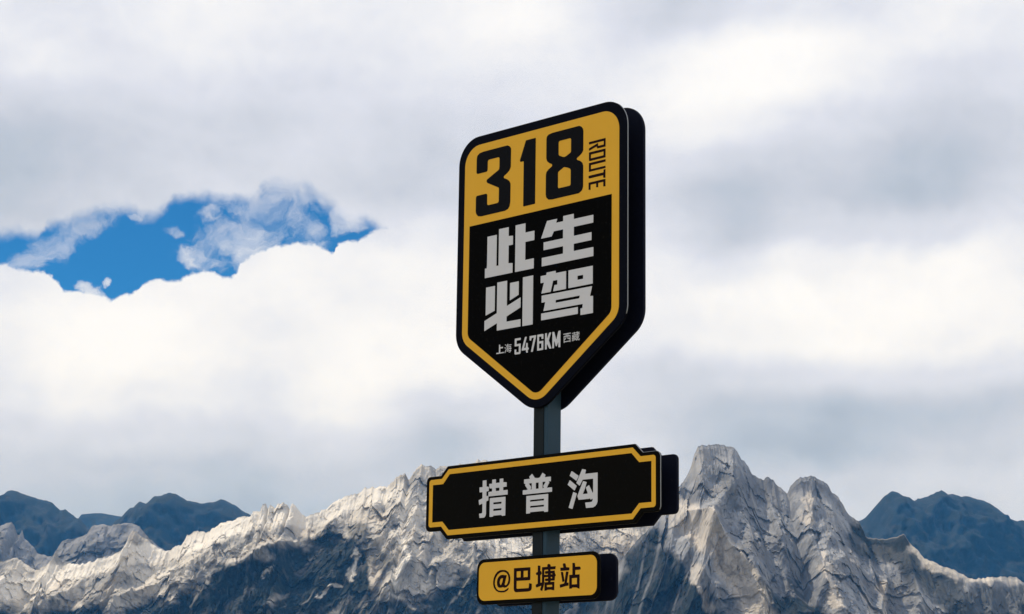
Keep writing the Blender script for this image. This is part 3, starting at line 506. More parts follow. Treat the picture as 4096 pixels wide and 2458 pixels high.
# outlines of the printed characters, millimetres (across, up) on the front plane
GLYPHS = [
('shield','digit',0.01,[[[-396.6,4243.2],[-396.6,4312.0],[-393.7,4331.6],[-379.0,4342.1],[-353.5,4345.4],[-273.7,4345.4],[-197.6,4345.4],[-182.9,4337.4],[-174.7,4326.3],[-174.7,4304.0],[-174.7,4238.3],[-182.5,4222.4],[-195.1,4212.6],[-228.5,4196.1],[-200.3,4183.4],[-183.9,4172.0],[-175.0,4157.8],[-175.0,4072.9],[-179.3,4049.8],[-188.3,4038.4],[-209.0,4032.8],[-267.1,4032.8],[-361.1,4032.8],[-382.0,4036.9],[-394.2,4050.5],[-397.5,4064.2],[-397.5,4137.0],[-323.9,4137.0],[-323.9,4078.9],[-248.7,4078.9],[-248.7,4151.0],[-263.9,4158.0],[-324.5,4187.6],[-329.9,4195.3],[-328.4,4203.8],[-249.2,4238.6],[-247.6,4254.5],[-247.6,4299.2],[-323.9,4299.2],[-323.9,4243.2]]]),
('shield','digit',0.004,[[[-80.5,4346.0],[-19.2,4346.0],[-19.2,4032.6],[-93.1,4032.6],[-93.1,4248.6],[-113.8,4248.6],[-117.4,4257.1]]]),
('shield','digit',0.008,[[[47.3,4325.3],[49.4,4337.0],[60.5,4345.1],[84.5,4348.4],[165.0,4348.4],[247.4,4348.4],[261.0,4340.5],[269.3,4329.5],[271.3,4318.4],[271.3,4229.2],[263.1,4217.2],[248.5,4207.4],[224.7,4195.9],[254.2,4182.5],[266.2,4171.8],[271.5,4157.3],[271.5,4060.2],[265.0,4044.6],[247.2,4034.2],[206.5,4034.2],[85.6,4034.2],[63.3,4037.1],[49.2,4049.9],[45.9,4065.5],[45.9,4157.5],[49.4,4169.7],[61.5,4179.5],[92.5,4195.4],[66.7,4208.5],[52.6,4219.8],[47.3,4234.6]],[[122.4,4301.2],[198.0,4301.2],[198.0,4234.3],[169.1,4221.6],[158.1,4219.9],[147.1,4222.5],[123.7,4233.9],[122.4,4245.8]],[[120.0,4156.3],[155.8,4173.0],[175.1,4167.2],[193.3,4158.6],[197.0,4150.3],[197.0,4079.3],[120.0,4079.3]]]),
('shield','letter',0.0015,[[[305.2,4259.8],[308.8,4260.1],[356.6,4260.1],[402.8,4260.1],[402.8,4220.5],[354.4,4220.5],[349.6,4230.8],[306.7,4219.4],[305.2,4222.1],[305.2,4229.7],[309.0,4231.7],[357.9,4245.3],[359.6,4231.6],[392.1,4231.6],[392.1,4248.6],[306.5,4248.6],[305.0,4250.4]]]),
('shield','letter',0.0015,[[[305.4,4211.6],[402.7,4211.6],[402.7,4170.8],[308.2,4170.8],[305.4,4176.1]],[[316.7,4200.0],[391.1,4200.0],[391.1,4182.2],[316.7,4182.2]]]),
('shield','letter',0.0015,[[[305.3,4162.2],[403.0,4162.2],[403.1,4150.7],[317.0,4150.7],[317.0,4132.1],[403.2,4132.1],[402.8,4121.4],[305.3,4121.4]]]),
('shield','letter',0.0015,[[[303.9,4102.4],[307.5,4103.6],[390.6,4103.6],[391.9,4116.2],[402.6,4116.7],[402.6,4076.3],[390.2,4079.3],[389.5,4090.7],[308.0,4090.7],[304.0,4093.6]]]),
('shield','letter',0.0015,[[[304.2,4071.6],[307.7,4072.0],[402.8,4072.0],[402.8,4037.6],[390.4,4039.0],[390.4,4060.6],[360.6,4060.6],[360.6,4041.3],[348.6,4042.8],[348.6,4060.6],[315.7,4060.6],[315.7,4037.1],[304.2,4039.1]]]),
('shield','character',0.0015,[[[-316.6,3926.6],[-256.7,3926.6],[-256.7,3778.7],[-243.0,3777.9],[-243.0,3950.5],[-181.3,3950.5],[-181.3,3907.9],[-153.8,3905.1],[-153.8,3863.1],[-180.5,3863.1],[-180.5,3779.7],[-154.3,3776.5],[-154.3,3731.5],[-329.5,3731.5],[-329.5,3777.2],[-318.8,3775.9],[-316.6,3789.3]],[[-138.2,3950.9],[-76.3,3950.9],[-76.3,3906.7],[-20.3,3906.7],[-20.3,3862.8],[-75.7,3862.8],[-75.7,3778.1],[-22.3,3778.1],[-22.3,3731.3],[-138.2,3731.3]]]),
('shield','character',0.0015,[[[56.8,3938.5],[118.8,3938.5],[112.4,3920.7],[154.8,3920.7],[154.8,3944.4],[218.1,3944.4],[218.1,3919.8],[333.6,3919.8],[333.6,3883.9],[219.0,3883.9],[219.0,3842.3],[323.5,3842.3],[323.5,3805.9],[219.1,3805.9],[219.1,3772.7],[334.8,3772.7],[334.8,3731.7],[27.1,3731.7],[27.1,3771.2],[155.5,3771.2],[155.5,3805.5],[37.2,3805.5],[37.2,3841.8],[154.7,3841.8],[154.7,3883.3],[98.5,3883.3],[85.5,3861.7],[21.1,3861.7]]]),
('shield','character',0.0015,[[[-320.3,3685.3],[-263.3,3685.3],[-263.3,3568.8],[-320.3,3553.2]],[[-168.0,3684.8],[-113.6,3684.8],[-113.6,3621.9],[-168.0,3603.4]],[[-88.1,3699.0],[-24.8,3699.0],[-24.8,3472.7],[-88.1,3472.7]],[[-249.1,3698.6],[-186.7,3698.6],[-186.7,3579.8],[-101.1,3608.3],[-101.1,3561.9],[-187.6,3530.9],[-187.6,3507.0],[-100.0,3507.0],[-100.0,3473.3],[-247.7,3473.3],[-247.7,3508.1],[-327.3,3481.2],[-327.3,3528.6],[-249.1,3555.4]]]),
('shield','character',0.0015,[[[21.3,3688.1],[55.7,3688.1],[57.7,3699.0],[112.2,3699.0],[112.4,3688.2],[174.7,3688.2],[174.7,3606.8],[98.0,3606.8],[105.3,3634.3],[122.7,3634.3],[122.7,3655.5],[96.8,3655.5],[82.6,3606.7],[26.3,3606.7],[41.7,3655.4],[21.3,3655.4]],[[189.0,3688.6],[332.0,3688.6],[332.0,3607.7],[189.0,3607.7]],[[242.4,3655.8],[275.9,3655.8],[275.9,3637.6],[242.4,3637.6]],[[28.6,3596.7],[328.6,3596.7],[316.7,3553.7],[334.2,3552.0],[334.2,3475.7],[261.4,3475.7],[261.4,3505.6],[272.5,3505.6],[274.4,3524.5],[40.2,3524.5],[50.7,3564.4],[28.6,3564.4]],[[114.4,3564.8],[257.0,3564.8],[253.9,3552.3],[112.9,3552.3]],[[26.7,3514.7],[245.8,3514.7],[245.8,3483.7],[26.7,3483.7]]]),
('shield','character',0.001,[[[-231.9,3406.2],[-225.6,3405.1],[-224.0,3393.2],[-207.1,3393.2],[-206.9,3386.9],[-223.9,3386.9],[-223.9,3368.7],[-200.9,3368.7],[-201.5,3364.0],[-247.7,3364.0],[-249.2,3369.2],[-231.9,3369.2]]]),
('shield','digit',0.002,[[[-133.9,3420.8],[-96.8,3420.8],[-97.3,3411.1],[-122.7,3411.1],[-122.7,3394.4],[-97.0,3394.4],[-97.0,3354.0],[-98.5,3348.8],[-102.1,3347.3],[-128.0,3347.3],[-133.2,3349.3],[-134.3,3353.3],[-134.3,3371.1],[-123.4,3370.1],[-124.1,3357.3],[-107.9,3355.7],[-107.9,3384.8],[-133.9,3384.8]]]),
('shield','digit',0.0015,[[[-70.6,3420.8],[-59.4,3420.6],[-76.0,3371.7],[-65.3,3370.7],[-63.0,3393.4],[-53.4,3390.9],[-53.4,3372.6],[-46.9,3366.8],[-48.2,3362.0],[-53.9,3356.9],[-52.0,3348.3],[-53.3,3346.8],[-62.3,3348.3],[-64.7,3360.3],[-90.0,3360.3],[-89.8,3366.1]]]),
('shield','digit',0.0015,[[[-42.5,3420.7],[-2.4,3420.7],[-3.2,3414.3],[-21.8,3348.7],[-23.9,3347.0],[-33.3,3348.0],[-16.5,3411.2],[-29.8,3411.1],[-32.4,3403.3],[-35.0,3398.6],[-42.5,3402.4]]]),
('shield','digit',0.0015,[[[4.5,3420.2],[9.3,3420.8],[38.0,3420.8],[41.5,3418.5],[41.5,3399.2],[39.4,3397.8],[30.2,3398.7],[30.0,3410.3],[15.1,3410.3],[15.1,3389.5],[41.4,3389.5],[41.4,3349.1],[37.9,3348.1],[4.5,3348.1]],[[15.4,3379.4],[30.4,3379.4],[30.4,3356.6],[15.4,3357.2]]]),
('shield','letter',0.0015,[[[51.6,3421.1],[62.7,3421.3],[62.7,3394.3],[76.5,3420.6],[88.7,3421.5],[74.3,3387.0],[90.5,3348.7],[87.2,3347.4],[78.5,3348.5],[62.5,3374.4],[62.5,3348.9],[58.8,3347.4],[51.6,3347.8]]]),
('shield','letter',0.0015,[[[95.9,3422.0],[106.6,3420.5],[119.5,3382.8],[131.4,3420.8],[136.4,3422.1],[143.8,3421.8],[143.8,3348.5],[141.6,3347.1],[132.3,3348.6],[132.3,3374.6],[122.6,3355.3],[119.2,3353.6],[116.5,3356.1],[106.2,3384.6],[106.2,3348.3],[102.5,3347.1],[95.9,3347.6]]]),
('plate','character',0.002,[[[-322.8,2791.5],[-299.3,2791.5],[-299.3,2762.8],[-284.3,2760.6],[-284.3,2741.1],[-298.9,2740.4],[-298.9,2720.5],[-286.0,2719.2],[-286.0,2699.0],[-297.1,2696.7],[-299.7,2692.6],[-299.7,2640.7],[-302.2,2630.6],[-310.5,2623.4],[-339.1,2623.4],[-342.9,2643.4],[-329.1,2643.1],[-323.2,2645.3],[-322.5,2650.3],[-322.5,2686.8],[-330.1,2686.3],[-342.5,2682.1],[-346.4,2704.5],[-323.1,2711.1],[-323.1,2739.4],[-342.0,2739.4],[-342.0,2762.1],[-322.8,2762.1]],[[-263.4,2790.9],[-240.7,2790.9],[-240.7,2774.1],[-217.0,2774.1],[-217.0,2791.1],[-195.0,2791.1],[-195.0,2774.5],[-173.6,2772.4],[-173.6,2752.6],[-194.9,2752.6],[-194.6,2737.8],[-166.9,2737.8],[-166.9,2717.0],[-286.0,2717.0],[-286.0,2737.3],[-263.3,2737.3],[-263.1,2751.3],[-277.3,2752.4],[-281.2,2758.3],[-281.5,2773.0],[-263.4,2773.0]],[[-241.6,2751.9],[-217.7,2751.9],[-217.8,2737.6],[-240.2,2737.6]],[[-276.5,2708.2],[-179.9,2708.2],[-179.9,2623.7],[-201.1,2623.7],[-202.5,2628.3],[-252.6,2628.3],[-256.9,2624.0],[-276.5,2624.0]],[[-255.0,2687.6],[-203.0,2687.6],[-203.7,2678.7],[-254.8,2678.7]],[[-254.3,2658.7],[-202.9,2658.7],[-203.8,2649.3],[-254.2,2649.3]]]),
('plate','character',0.002,[[[-19.0,2797.6],[-3.1,2778.1],[11.8,2775.8],[22.9,2776.0],[29.4,2779.2],[43.0,2797.3],[60.9,2786.2],[56.2,2776.1],[92.8,2776.1],[92.8,2755.6],[77.8,2756.3],[84.1,2750.6],[69.0,2728.5],[100.1,2728.5],[100.1,2708.9],[-74.1,2708.9],[-74.1,2728.3],[-43.0,2728.3],[-60.5,2748.6],[-58.2,2755.6],[-67.0,2757.4],[-67.0,2776.2],[-31.4,2776.2],[-36.2,2785.9]],[[-39.3,2756.2],[-20.3,2756.2],[-20.3,2728.9],[-30.7,2728.7],[-24.8,2734.8],[-25.8,2741.1]],[[3.8,2756.0],[21.0,2756.0],[21.0,2728.8],[3.8,2728.8]],[[43.8,2756.4],[63.5,2756.4],[48.6,2738.7],[49.4,2733.8],[53.2,2729.0],[43.8,2728.4]],[[-52.2,2701.2],[77.8,2701.2],[77.8,2623.2],[56.4,2623.2],[53.0,2628.3],[-27.8,2628.3],[-30.1,2623.3],[-52.2,2623.3]],[[-29.9,2682.1],[54.2,2682.1],[53.5,2674.3],[-29.8,2674.3]],[[-29.5,2655.5],[54.2,2655.5],[53.5,2647.5],[-28.7,2647.5]]]),
('plate','character',0.002,[[[214.6,2790.2],[255.5,2765.9],[242.3,2745.3],[203.6,2770.8]],[[204.2,2751.5],[244.4,2723.1],[232.3,2703.5],[192.6,2731.9]],[[224.7,2698.1],[245.8,2690.3],[220.7,2624.5],[199.0,2631.7]],[[275.9,2794.0],[297.0,2789.1],[292.7,2771.5],[363.7,2771.5],[363.7,2646.5],[359.6,2636.8],[352.1,2628.8],[339.0,2623.4],[318.2,2623.4],[299.3,2623.4],[293.8,2647.1],[321.9,2647.1],[332.2,2648.0],[336.9,2655.5],[336.1,2661.0],[332.1,2660.9],[325.6,2657.1],[319.8,2663.9],[314.2,2661.8],[255.7,2661.8],[249.0,2679.2],[281.3,2741.4],[301.9,2735.2],[291.1,2706.2],[279.5,2684.7],[308.7,2684.7],[297.5,2712.1],[314.9,2721.3],[339.0,2681.1],[339.0,2747.2],[278.4,2747.2],[261.6,2722.3],[242.4,2735.9]]]),
('station','character',0.0015,[[[-152.3,2303.8],[-154.1,2296.5],[-161.6,2290.4],[-176.9,2285.0],[-197.4,2285.0],[-215.5,2287.6],[-229.9,2294.7],[-241.2,2307.2],[-246.7,2322.4],[-246.3,2336.3],[-242.7,2351.0],[-234.0,2365.5],[-221.2,2376.5],[-204.6,2382.4],[-187.8,2382.4],[-171.0,2380.3],[-156.8,2372.4],[-147.6,2360.4],[-143.5,2347.3],[-143.5,2333.4],[-146.9,2321.5],[-155.6,2312.2],[-165.8,2306.7],[-178.6,2305.0],[-186.3,2308.3],[-194.0,2306.6],[-206.9,2305.9],[-216.0,2308.9],[-222.0,2317.5],[-223.2,2331.5],[-220.6,2343.5],[-214.3,2352.5],[-202.8,2359.8],[-190.0,2361.0],[-165.5,2358.0],[-177.6,2319.2],[-175.6,2315.9],[-171.0,2314.3],[-165.3,2315.5],[-158.4,2323.0],[-153.5,2335.7],[-152.9,2345.9],[-156.5,2359.0],[-165.7,2369.1],[-178.6,2374.4],[-190.2,2375.5],[-205.7,2373.0],[-221.0,2364.4],[-231.1,2352.3],[-236.6,2338.6],[-237.6,2324.7],[-233.5,2310.6],[-224.8,2299.1],[-211.8,2292.5],[-197.6,2291.0],[-179.6,2291.0],[-164.3,2296.9]],[[-185.8,2346.9],[-194.8,2347.6],[-203.1,2343.6],[-207.7,2332.7],[-207.3,2324.3],[-203.2,2317.2],[-199.4,2316.7],[-195.6,2320.1],[-189.4,2331.8]]]),
('station','character',0.0012,[[[-120.5,2386.4],[-23.1,2386.4],[-23.1,2333.3],[-24.8,2331.1],[-50.6,2331.1],[-105.0,2331.1],[-105.0,2299.4],[-101.8,2295.7],[-77.7,2295.7],[-31.2,2295.7],[-28.6,2310.2],[-29.5,2316.2],[-25.2,2316.5],[-14.5,2314.2],[-13.7,2311.8],[-13.7,2295.4],[-17.2,2287.3],[-24.7,2284.0],[-39.7,2282.1],[-62.4,2282.1],[-106.7,2282.1],[-114.3,2284.6],[-118.9,2290.4],[-120.5,2299.2]],[[-105.3,2373.2],[-79.5,2373.2],[-79.5,2346.0],[-81.1,2344.7],[-103.3,2344.7],[-105.3,2348.2]],[[-63.9,2373.2],[-37.2,2373.2],[-37.2,2344.3],[-63.9,2344.3]]]),
('station','character',0.0012,[[[22.1,2391.1],[36.3,2389.9],[36.3,2368.7],[42.7,2362.3],[43.9,2355.2],[36.9,2349.0],[36.9,2316.3],[47.5,2315.8],[47.5,2382.6],[78.7,2382.6],[78.6,2392.2],[83.3,2394.5],[88.1,2394.9],[93.6,2392.4],[96.4,2387.8],[96.4,2382.9],[120.2,2382.9],[126.1,2383.4],[124.4,2371.4],[95.9,2371.4],[95.7,2364.5],[120.2,2364.5],[121.9,2353.4],[126.1,2347.2],[126.5,2342.2],[122.4,2339.9],[120.7,2322.9],[96.5,2322.9],[96.3,2316.7],[119.1,2316.7],[119.1,2280.6],[109.2,2282.4],[99.7,2284.6],[80.7,2284.6],[71.2,2281.2],[62.6,2281.6],[62.6,2316.2],[59.5,2315.8],[57.2,2303.3],[49.3,2282.1],[41.8,2282.2],[37.6,2288.2],[44.9,2304.3],[16.1,2297.5],[12.3,2299.3],[11.2,2307.9],[14.6,2310.3],[22.5,2312.9],[22.5,2350.7],[14.0,2351.6],[11.4,2356.8],[13.8,2361.2],[22.1,2363.4]],[[59.7,2371.5],[82.8,2371.5],[82.9,2364.6],[67.3,2364.6],[64.9,2362.2],[65.0,2356.2],[67.5,2353.9],[83.0,2353.9],[82.8,2348.6],[59.7,2348.6]],[[59.9,2339.3],[83.5,2339.3],[83.6,2332.5],[67.8,2332.5],[65.3,2330.6],[65.8,2324.0],[69.3,2322.6],[84.3,2322.6],[83.8,2317.7],[80.3,2316.6],[59.9,2316.6]],[[97.5,2354.6],[105.6,2353.7],[109.5,2351.5],[107.3,2348.9],[98.2,2349.4]],[[97.4,2339.1],[106.5,2338.3],[107.0,2332.1],[97.8,2332.1]],[[75.2,2305.3],[106.2,2305.3],[107.6,2303.1],[107.4,2295.6],[105.0,2295.2],[77.8,2295.2],[75.3,2297.0]]]),
('station','character',0.0012,[[[169.5,2391.2],[172.8,2393.0],[180.9,2392.6],[183.4,2389.8],[187.5,2375.6],[205.9,2373.7],[205.4,2363.3],[202.7,2362.2],[155.4,2362.2],[154.2,2374.9],[172.4,2374.9],[169.1,2387.5]],[[157.7,2355.7],[162.4,2356.9],[168.5,2356.1],[169.9,2353.1],[177.6,2319.8],[175.7,2315.1],[166.9,2314.9]],[[187.3,2356.7],[201.1,2356.0],[191.4,2309.8],[201.2,2309.0],[201.7,2298.4],[199.3,2297.2],[187.3,2296.0],[157.1,2290.7],[153.1,2290.9],[152.0,2302.6],[172.4,2305.7],[178.0,2307.9],[179.7,2312.8]],[[224.2,2392.3],[237.4,2391.1],[239.7,2374.6],[263.9,2374.6],[268.2,2372.5],[270.6,2366.4],[269.3,2363.2],[261.4,2362.0],[239.4,2362.0],[239.4,2341.3],[264.4,2341.3],[264.4,2282.2],[262.0,2281.4],[256.7,2283.8],[248.1,2287.1],[238.1,2287.9],[223.4,2287.5],[219.5,2284.0],[206.5,2283.7],[206.5,2341.4],[224.2,2341.4]],[[220.2,2328.0],[251.0,2328.0],[251.0,2300.0],[220.2,2300.0]]]),
]
SMALL_CHARACTERS = [[[[[0.095,0.775],[0.158,0.742],[0.22,0.704],[0.268,0.668],[0.312,0.725],[0.263,0.76],[0.201,0.796],[0.138,0.826]],[[0.042,0.484],[0.102,0.451],[0.161,0.414],[0.206,0.379],[0.249,0.437],[0.202,0.471],[0.144,0.506],[0.083,0.536]],[[0.072,-0.022],[0.137,-0.063],[0.182,0.04],[0.227,0.152],[0.268,0.263],[0.21,0.304],[0.165,0.186],[0.116,0.072]],[[0.557,0.469],[0.6,0.433],[0.639,0.393],[0.668,0.356],[0.458,0.356],[0.475,0.497],[0.821,0.497],[0.814,0.356],[0.672,0.356],[0.713,0.386],[0.683,0.422],[0.643,0.461],[0.6,0.497]],[[0.285,0.356],[0.285,0.287],[0.378,0.287],[0.366,0.206],[0.353,0.132],[0.341,0.067],[0.786,0.067],[0.779,0.038],[0.772,0.018],[0.763,0.005],[0.753,-0.004],[0.742,-0.009],[0.726,-0.01],[0.699,-0.01],[0.657,-0.008],[0.608,-0.004],[0.618,-0.025],[0.625,-0.048],[0.629,-0.069],[0.677,-0.071],[0.721,-0.072],[0.755,-0.07],[0.782,-0.065],[0.805,-0.054],[0.826,-0.034],[0.838,-0.012],[0.849,0.021],[0.859,0.067],[0.935,0.067],[0.935,0.132],[0.868,0.132],[0.872,0.177],[0.876,0.229],[0.88,0.287],[0.963,0.287],[0.963,0.356],[0.884,0.356],[0.892,0.526],[0.892,0.54],[0.893,0.555],[0.893,0.562],[0.412,0.562],[0.405,0.497],[0.397,0.428],[0.387,0.356]],[[0.448,0.287],[0.81,0.287],[0.806,0.227],[0.802,0.176],[0.797,0.132],[0.426,0.132]],[[0.532,0.257],[0.577,0.216],[0.619,0.172],[0.651,0.132],[0.696,0.164],[0.664,0.203],[0.621,0.246],[0.575,0.284]],[[0.442,0.841],[0.398,0.726],[0.34,0.619],[0.273,0.532],[0.295,0.519],[0.319,0.504],[0.338,0.49],[0.376,0.539],[0.412,0.596],[0.446,0.658],[0.938,0.658],[0.938,0.727],[0.479,0.727],[0.492,0.758],[0.504,0.79],[0.515,0.822]]],[-0.1978,-0.1536,3.3618,3.403]],[[[[0.059,0.775],[0.059,0.702],[0.356,0.702],[0.356,0.557],[0.113,0.557],[0.113,-0.076],[0.186,-0.076],[0.186,-0.014],[0.819,-0.014],[0.819,-0.073],[0.894,-0.073],[0.894,0.557],[0.641,0.557],[0.641,0.702],[0.939,0.702],[0.939,0.775]],[[0.186,0.056],[0.186,0.244],[0.201,0.228],[0.218,0.208],[0.23,0.19],[0.346,0.277],[0.404,0.38],[0.423,0.488],[0.568,0.488],[0.568,0.33],[0.576,0.268],[0.607,0.236],[0.67,0.228],[0.806,0.228],[0.819,0.228],[0.819,0.056]],[[0.186,0.246],[0.186,0.488],[0.355,0.488],[0.339,0.4],[0.288,0.318]],[[0.424,0.557],[0.424,0.702],[0.568,0.702],[0.568,0.557]],[[0.641,0.488],[0.819,0.488],[0.819,0.301],[0.816,0.3],[0.809,0.299],[0.799,0.299],[0.679,0.299],[0.654,0.301],[0.643,0.31],[0.641,0.33]]],[0.1615,0.205,3.363,3.4045]],[[[[0.834,0.471],[0.814,0.386],[0.79,0.307],[0.76,0.233],[0.747,0.32],[0.737,0.42],[0.73,0.533],[0.952,0.533],[0.952,0.598],[0.888,0.598],[0.914,0.619],[0.888,0.646],[0.853,0.673],[0.816,0.696],[0.771,0.662],[0.8,0.643],[0.828,0.621],[0.852,0.598],[0.728,0.598],[0.727,0.663],[0.699,0.663],[0.699,0.706],[0.942,0.706],[0.942,0.77],[0.699,0.77],[0.699,0.84],[0.625,0.84],[0.625,0.77],[0.372,0.77],[0.372,0.84],[0.298,0.84],[0.298,0.77],[0.06,0.77],[0.06,0.706],[0.298,0.706],[0.298,0.636],[0.372,0.636],[0.372,0.706],[0.625,0.706],[0.625,0.634],[0.659,0.634],[0.66,0.598],[0.227,0.598],[0.227,0.422],[0.144,0.422],[0.144,0.593],[0.086,0.593],[0.086,0.328],[0.144,0.328],[0.144,0.36],[0.227,0.36],[0.227,0.321],[0.227,0.277],[0.041,0.277],[0.041,0.213],[0.097,0.213],[0.097,0.169],[0.093,0.1],[0.074,0.023],[0.034,-0.048],[0.05,-0.058],[0.067,-0.069],[0.081,-0.08],[0.127,-0.0],[0.148,0.087],[0.153,0.167],[0.153,0.213],[0.224,0.213],[0.215,0.122],[0.196,0.032],[0.163,-0.05],[0.182,-0.059],[0.203,-0.07],[0.219,-0.082],[0.266,0.045],[0.287,0.187],[0.292,0.321],[0.292,0.533],[0.663,0.533],[0.675,0.384],[0.691,0.254],[0.713,0.145],[0.693,0.115],[0.672,0.086],[0.65,0.059],[0.65,0.088],[0.537,0.088],[0.537,0.161],[0.641,0.161],[0.641,0.348],[0.537,0.348],[0.537,0.418],[0.641,0.418],[0.641,0.47],[0.343,0.47],[0.343,-0.024],[0.399,-0.024],[0.399,0.036],[0.629,0.036],[0.602,0.01],[0.573,-0.014],[0.543,-0.036],[0.563,-0.049],[0.583,-0.067],[0.599,-0.082],[0.65,-0.039],[0.696,0.009],[0.738,0.062],[0.776,-0.017],[0.821,-0.065],[0.873,-0.081],[0.921,-0.07],[0.951,-0.023],[0.967,0.078],[0.949,0.086],[0.93,0.098],[0.914,0.111],[0.907,0.035],[0.896,-0.004],[0.878,-0.015],[0.845,0.001],[0.812,0.05],[0.783,0.132],[0.831,0.23],[0.871,0.339],[0.902,0.459]],[[0.482,0.088],[0.399,0.088],[0.399,0.161],[0.482,0.161]],[[0.482,0.348],[0.399,0.348],[0.399,0.418],[0.482,0.418]],[[0.399,0.299],[0.585,0.299],[0.585,0.211],[0.399,0.211]]],[0.2114,0.2577,3.3641,3.4044]]]

# ------------------------------------------------------------------ the signpost
M_BLACK = paint('black_panel_paint', (0.002, 0.003, 0.008), 0.5, 0.03, 0.1)
M_NAVY = paint('navy_black_paint', (0.007, 0.009, 0.02), 0.5, 0.05, 0.1)
M_PLATE = paint('black_plate_paint', (0.0032, 0.0030, 0.0022), 0.5, 0.03, 0.1)
M_FIELD = paint('black_print', (0.0015, 0.0015, 0.0015), 0.55, 0.02, 0.1)
M_YELLOW = paint('yellow_print', YELLOW, 0.5, 0.2, 0.09)
M_WHITE = paint('white_print', WHITE, 0.5, 0.2, 0.04)
M_DIGIT = paint('black_digit', (0.003, 0.0035, 0.005), 0.5, 0.05, 0.1)
M_MAROON = paint('dark_maroon_print', (0.014, 0.0035, 0.0035), 0.5, 0.05, 0.15)
M_POLE = paint('slate_blue_pole_paint', POLE, 0.42, 0.1, 0.2)
M_POLE_SHADE = paint('pole_shade_paint', (0.014, 0.020, 0.024), 0.5, 0.06, 0.2)  # near-black that puts shade into the pole's front

M_GLINT = paint('edge_glint_paint', (0.27, 0.285, 0.295), 0.3, 0.5, 0.08)  # light grey standing in for the sky's glint on an edge

def fillet(pts, radii, nseg=10):
    out = []
    n = len(pts)
    for i in range(n):
        p, a, c = (Vector((*pts[k % n], 0)) for k in (i, i - 1, i + 1))
        r = radii[i] if hasattr(radii, '__len__') else radii
        u1, u2 = (a - p), (c - p)
        l1, l2 = u1.length, u2.length
        if r <= 0 or l1 < 1e-6 or l2 < 1e-6:
            out.append((p.x, p.y)); continue
        u1 /= l1; u2 /= l2
        half = math.acos(max(-1, min(1, u1.dot(u2)))) / 2
        if half > math.radians(86) or half < 0.02:
            out.append((p.x, p.y)); continue
        t = min(r / math.tan(half), l1 * 0.48, l2 * 0.48)
        rr = t * math.tan(half)
        cen = p + (u1 + u2).normalized() * (rr / math.sin(half))
        v1, v2 = p + u1 * t - cen, p + u2 * t - cen
        a1, a2 = math.atan2(v1.y, v1.x), math.atan2(v2.y, v2.x)
        da = (a2 - a1 + math.pi) % (2 * math.pi) - math.pi
        k = max(2, int(nseg * abs(da) / (math.pi / 2)) + 1)
        for s in range(k + 1):
            g = a1 + da * s / k
            out.append((cen.x + rr * math.cos(g), cen.y + rr * math.sin(g)))
    return out

def sheet(name, loops, w_front, w_back, mat, parent, bevel=0.0, bold=0.0):
    """a flat piece with the outlines given in metres (across, up), from depth w_front to w_back"""
    cu = bpy.data.curves.new(name, 'CURVE')
    cu.dimensions = '2D'
    cu.fill_mode = 'BOTH'
    half = (w_back - w_front) / 2
    cu.extrude = half - bevel
    if bevel:
        cu.bevel_depth = bevel
        cu.bevel_resolution = 2
        cu.offset = -bevel
    if bold:
        cu.offset = bold
    for lp in loops:
        sp = cu.splines.new('POLY')
        sp.points.add(len(lp) - 1)
        for p, (x, z) in zip(sp.points, lp): p.co = (x, z, 0, 1)
        sp.use_cyclic_u = True
    tmp = bpy.data.objects.new('tmp', cu)
    COL.objects.link(tmp)
    dg = bpy.context.evaluated_depsgraph_get()
    me = bpy.data.meshes.new_from_object(tmp.evaluated_get(dg))
    bpy.data.objects.remove(tmp)
    bpy.data.curves.remove(cu)
    mid = (w_front + w_back) / 2
    me.transform(Matrix(((1, 0, 0, 0), (0, 0, -1, mid), (0, 1, 0, 0), (0, 0, 0, 1))))
    me.materials.clear()
    me.name = name
    return link(name, me, mat, parent)

post = bpy.data.objects.new('signpost', None)
COL.objects.link(post)
post.location = (0.11347, 8.87901, 0)
post.rotation_euler = (0, 0, -0.759252)
tag(post, 'black and yellow route 318 signpost with three stacked panels on a slate blue pole', 'signpost')

def shield(hw, top, side_z, tip_z, rt, rs, rp, cx=0.0045):
    pts = [(cx - hw, side_z), (cx, tip_z), (cx + hw, side_z), (cx + hw, top), (cx - hw, top)]
    return fillet(pts, [rs, rp, rs, rt, rt], 12)

def plaque(hw, z0, z1, zt0, zt1, cham, r, r2, cx=0.009):
    c = cham
    tab = hw - (0.697 - 0.612) if hw > 0.69 else None
    x2 = plaque_tab
    pts = [(cx - hw, zt0), (cx - x2, zt0), (cx - x2 + c, z0), (cx + x2 - c, z0), (cx + x2, zt0), (cx + hw, zt0),
           (cx + hw, zt1), (cx + x2, zt1), (cx + x2 - c, z1), (cx - x2 + c, z1), (cx - x2, zt1), (cx - hw, zt1)]
    return fillet(pts, [r, r2, r2, r2, r2, r, r, r2, r2, r2, r2, r], 8)

def rrect(hw, z0, z1, r, cx):
    return fillet([(cx - hw, z0), (cx + hw, z0), (cx + hw, z1), (cx - hw, z1)], r, 10)

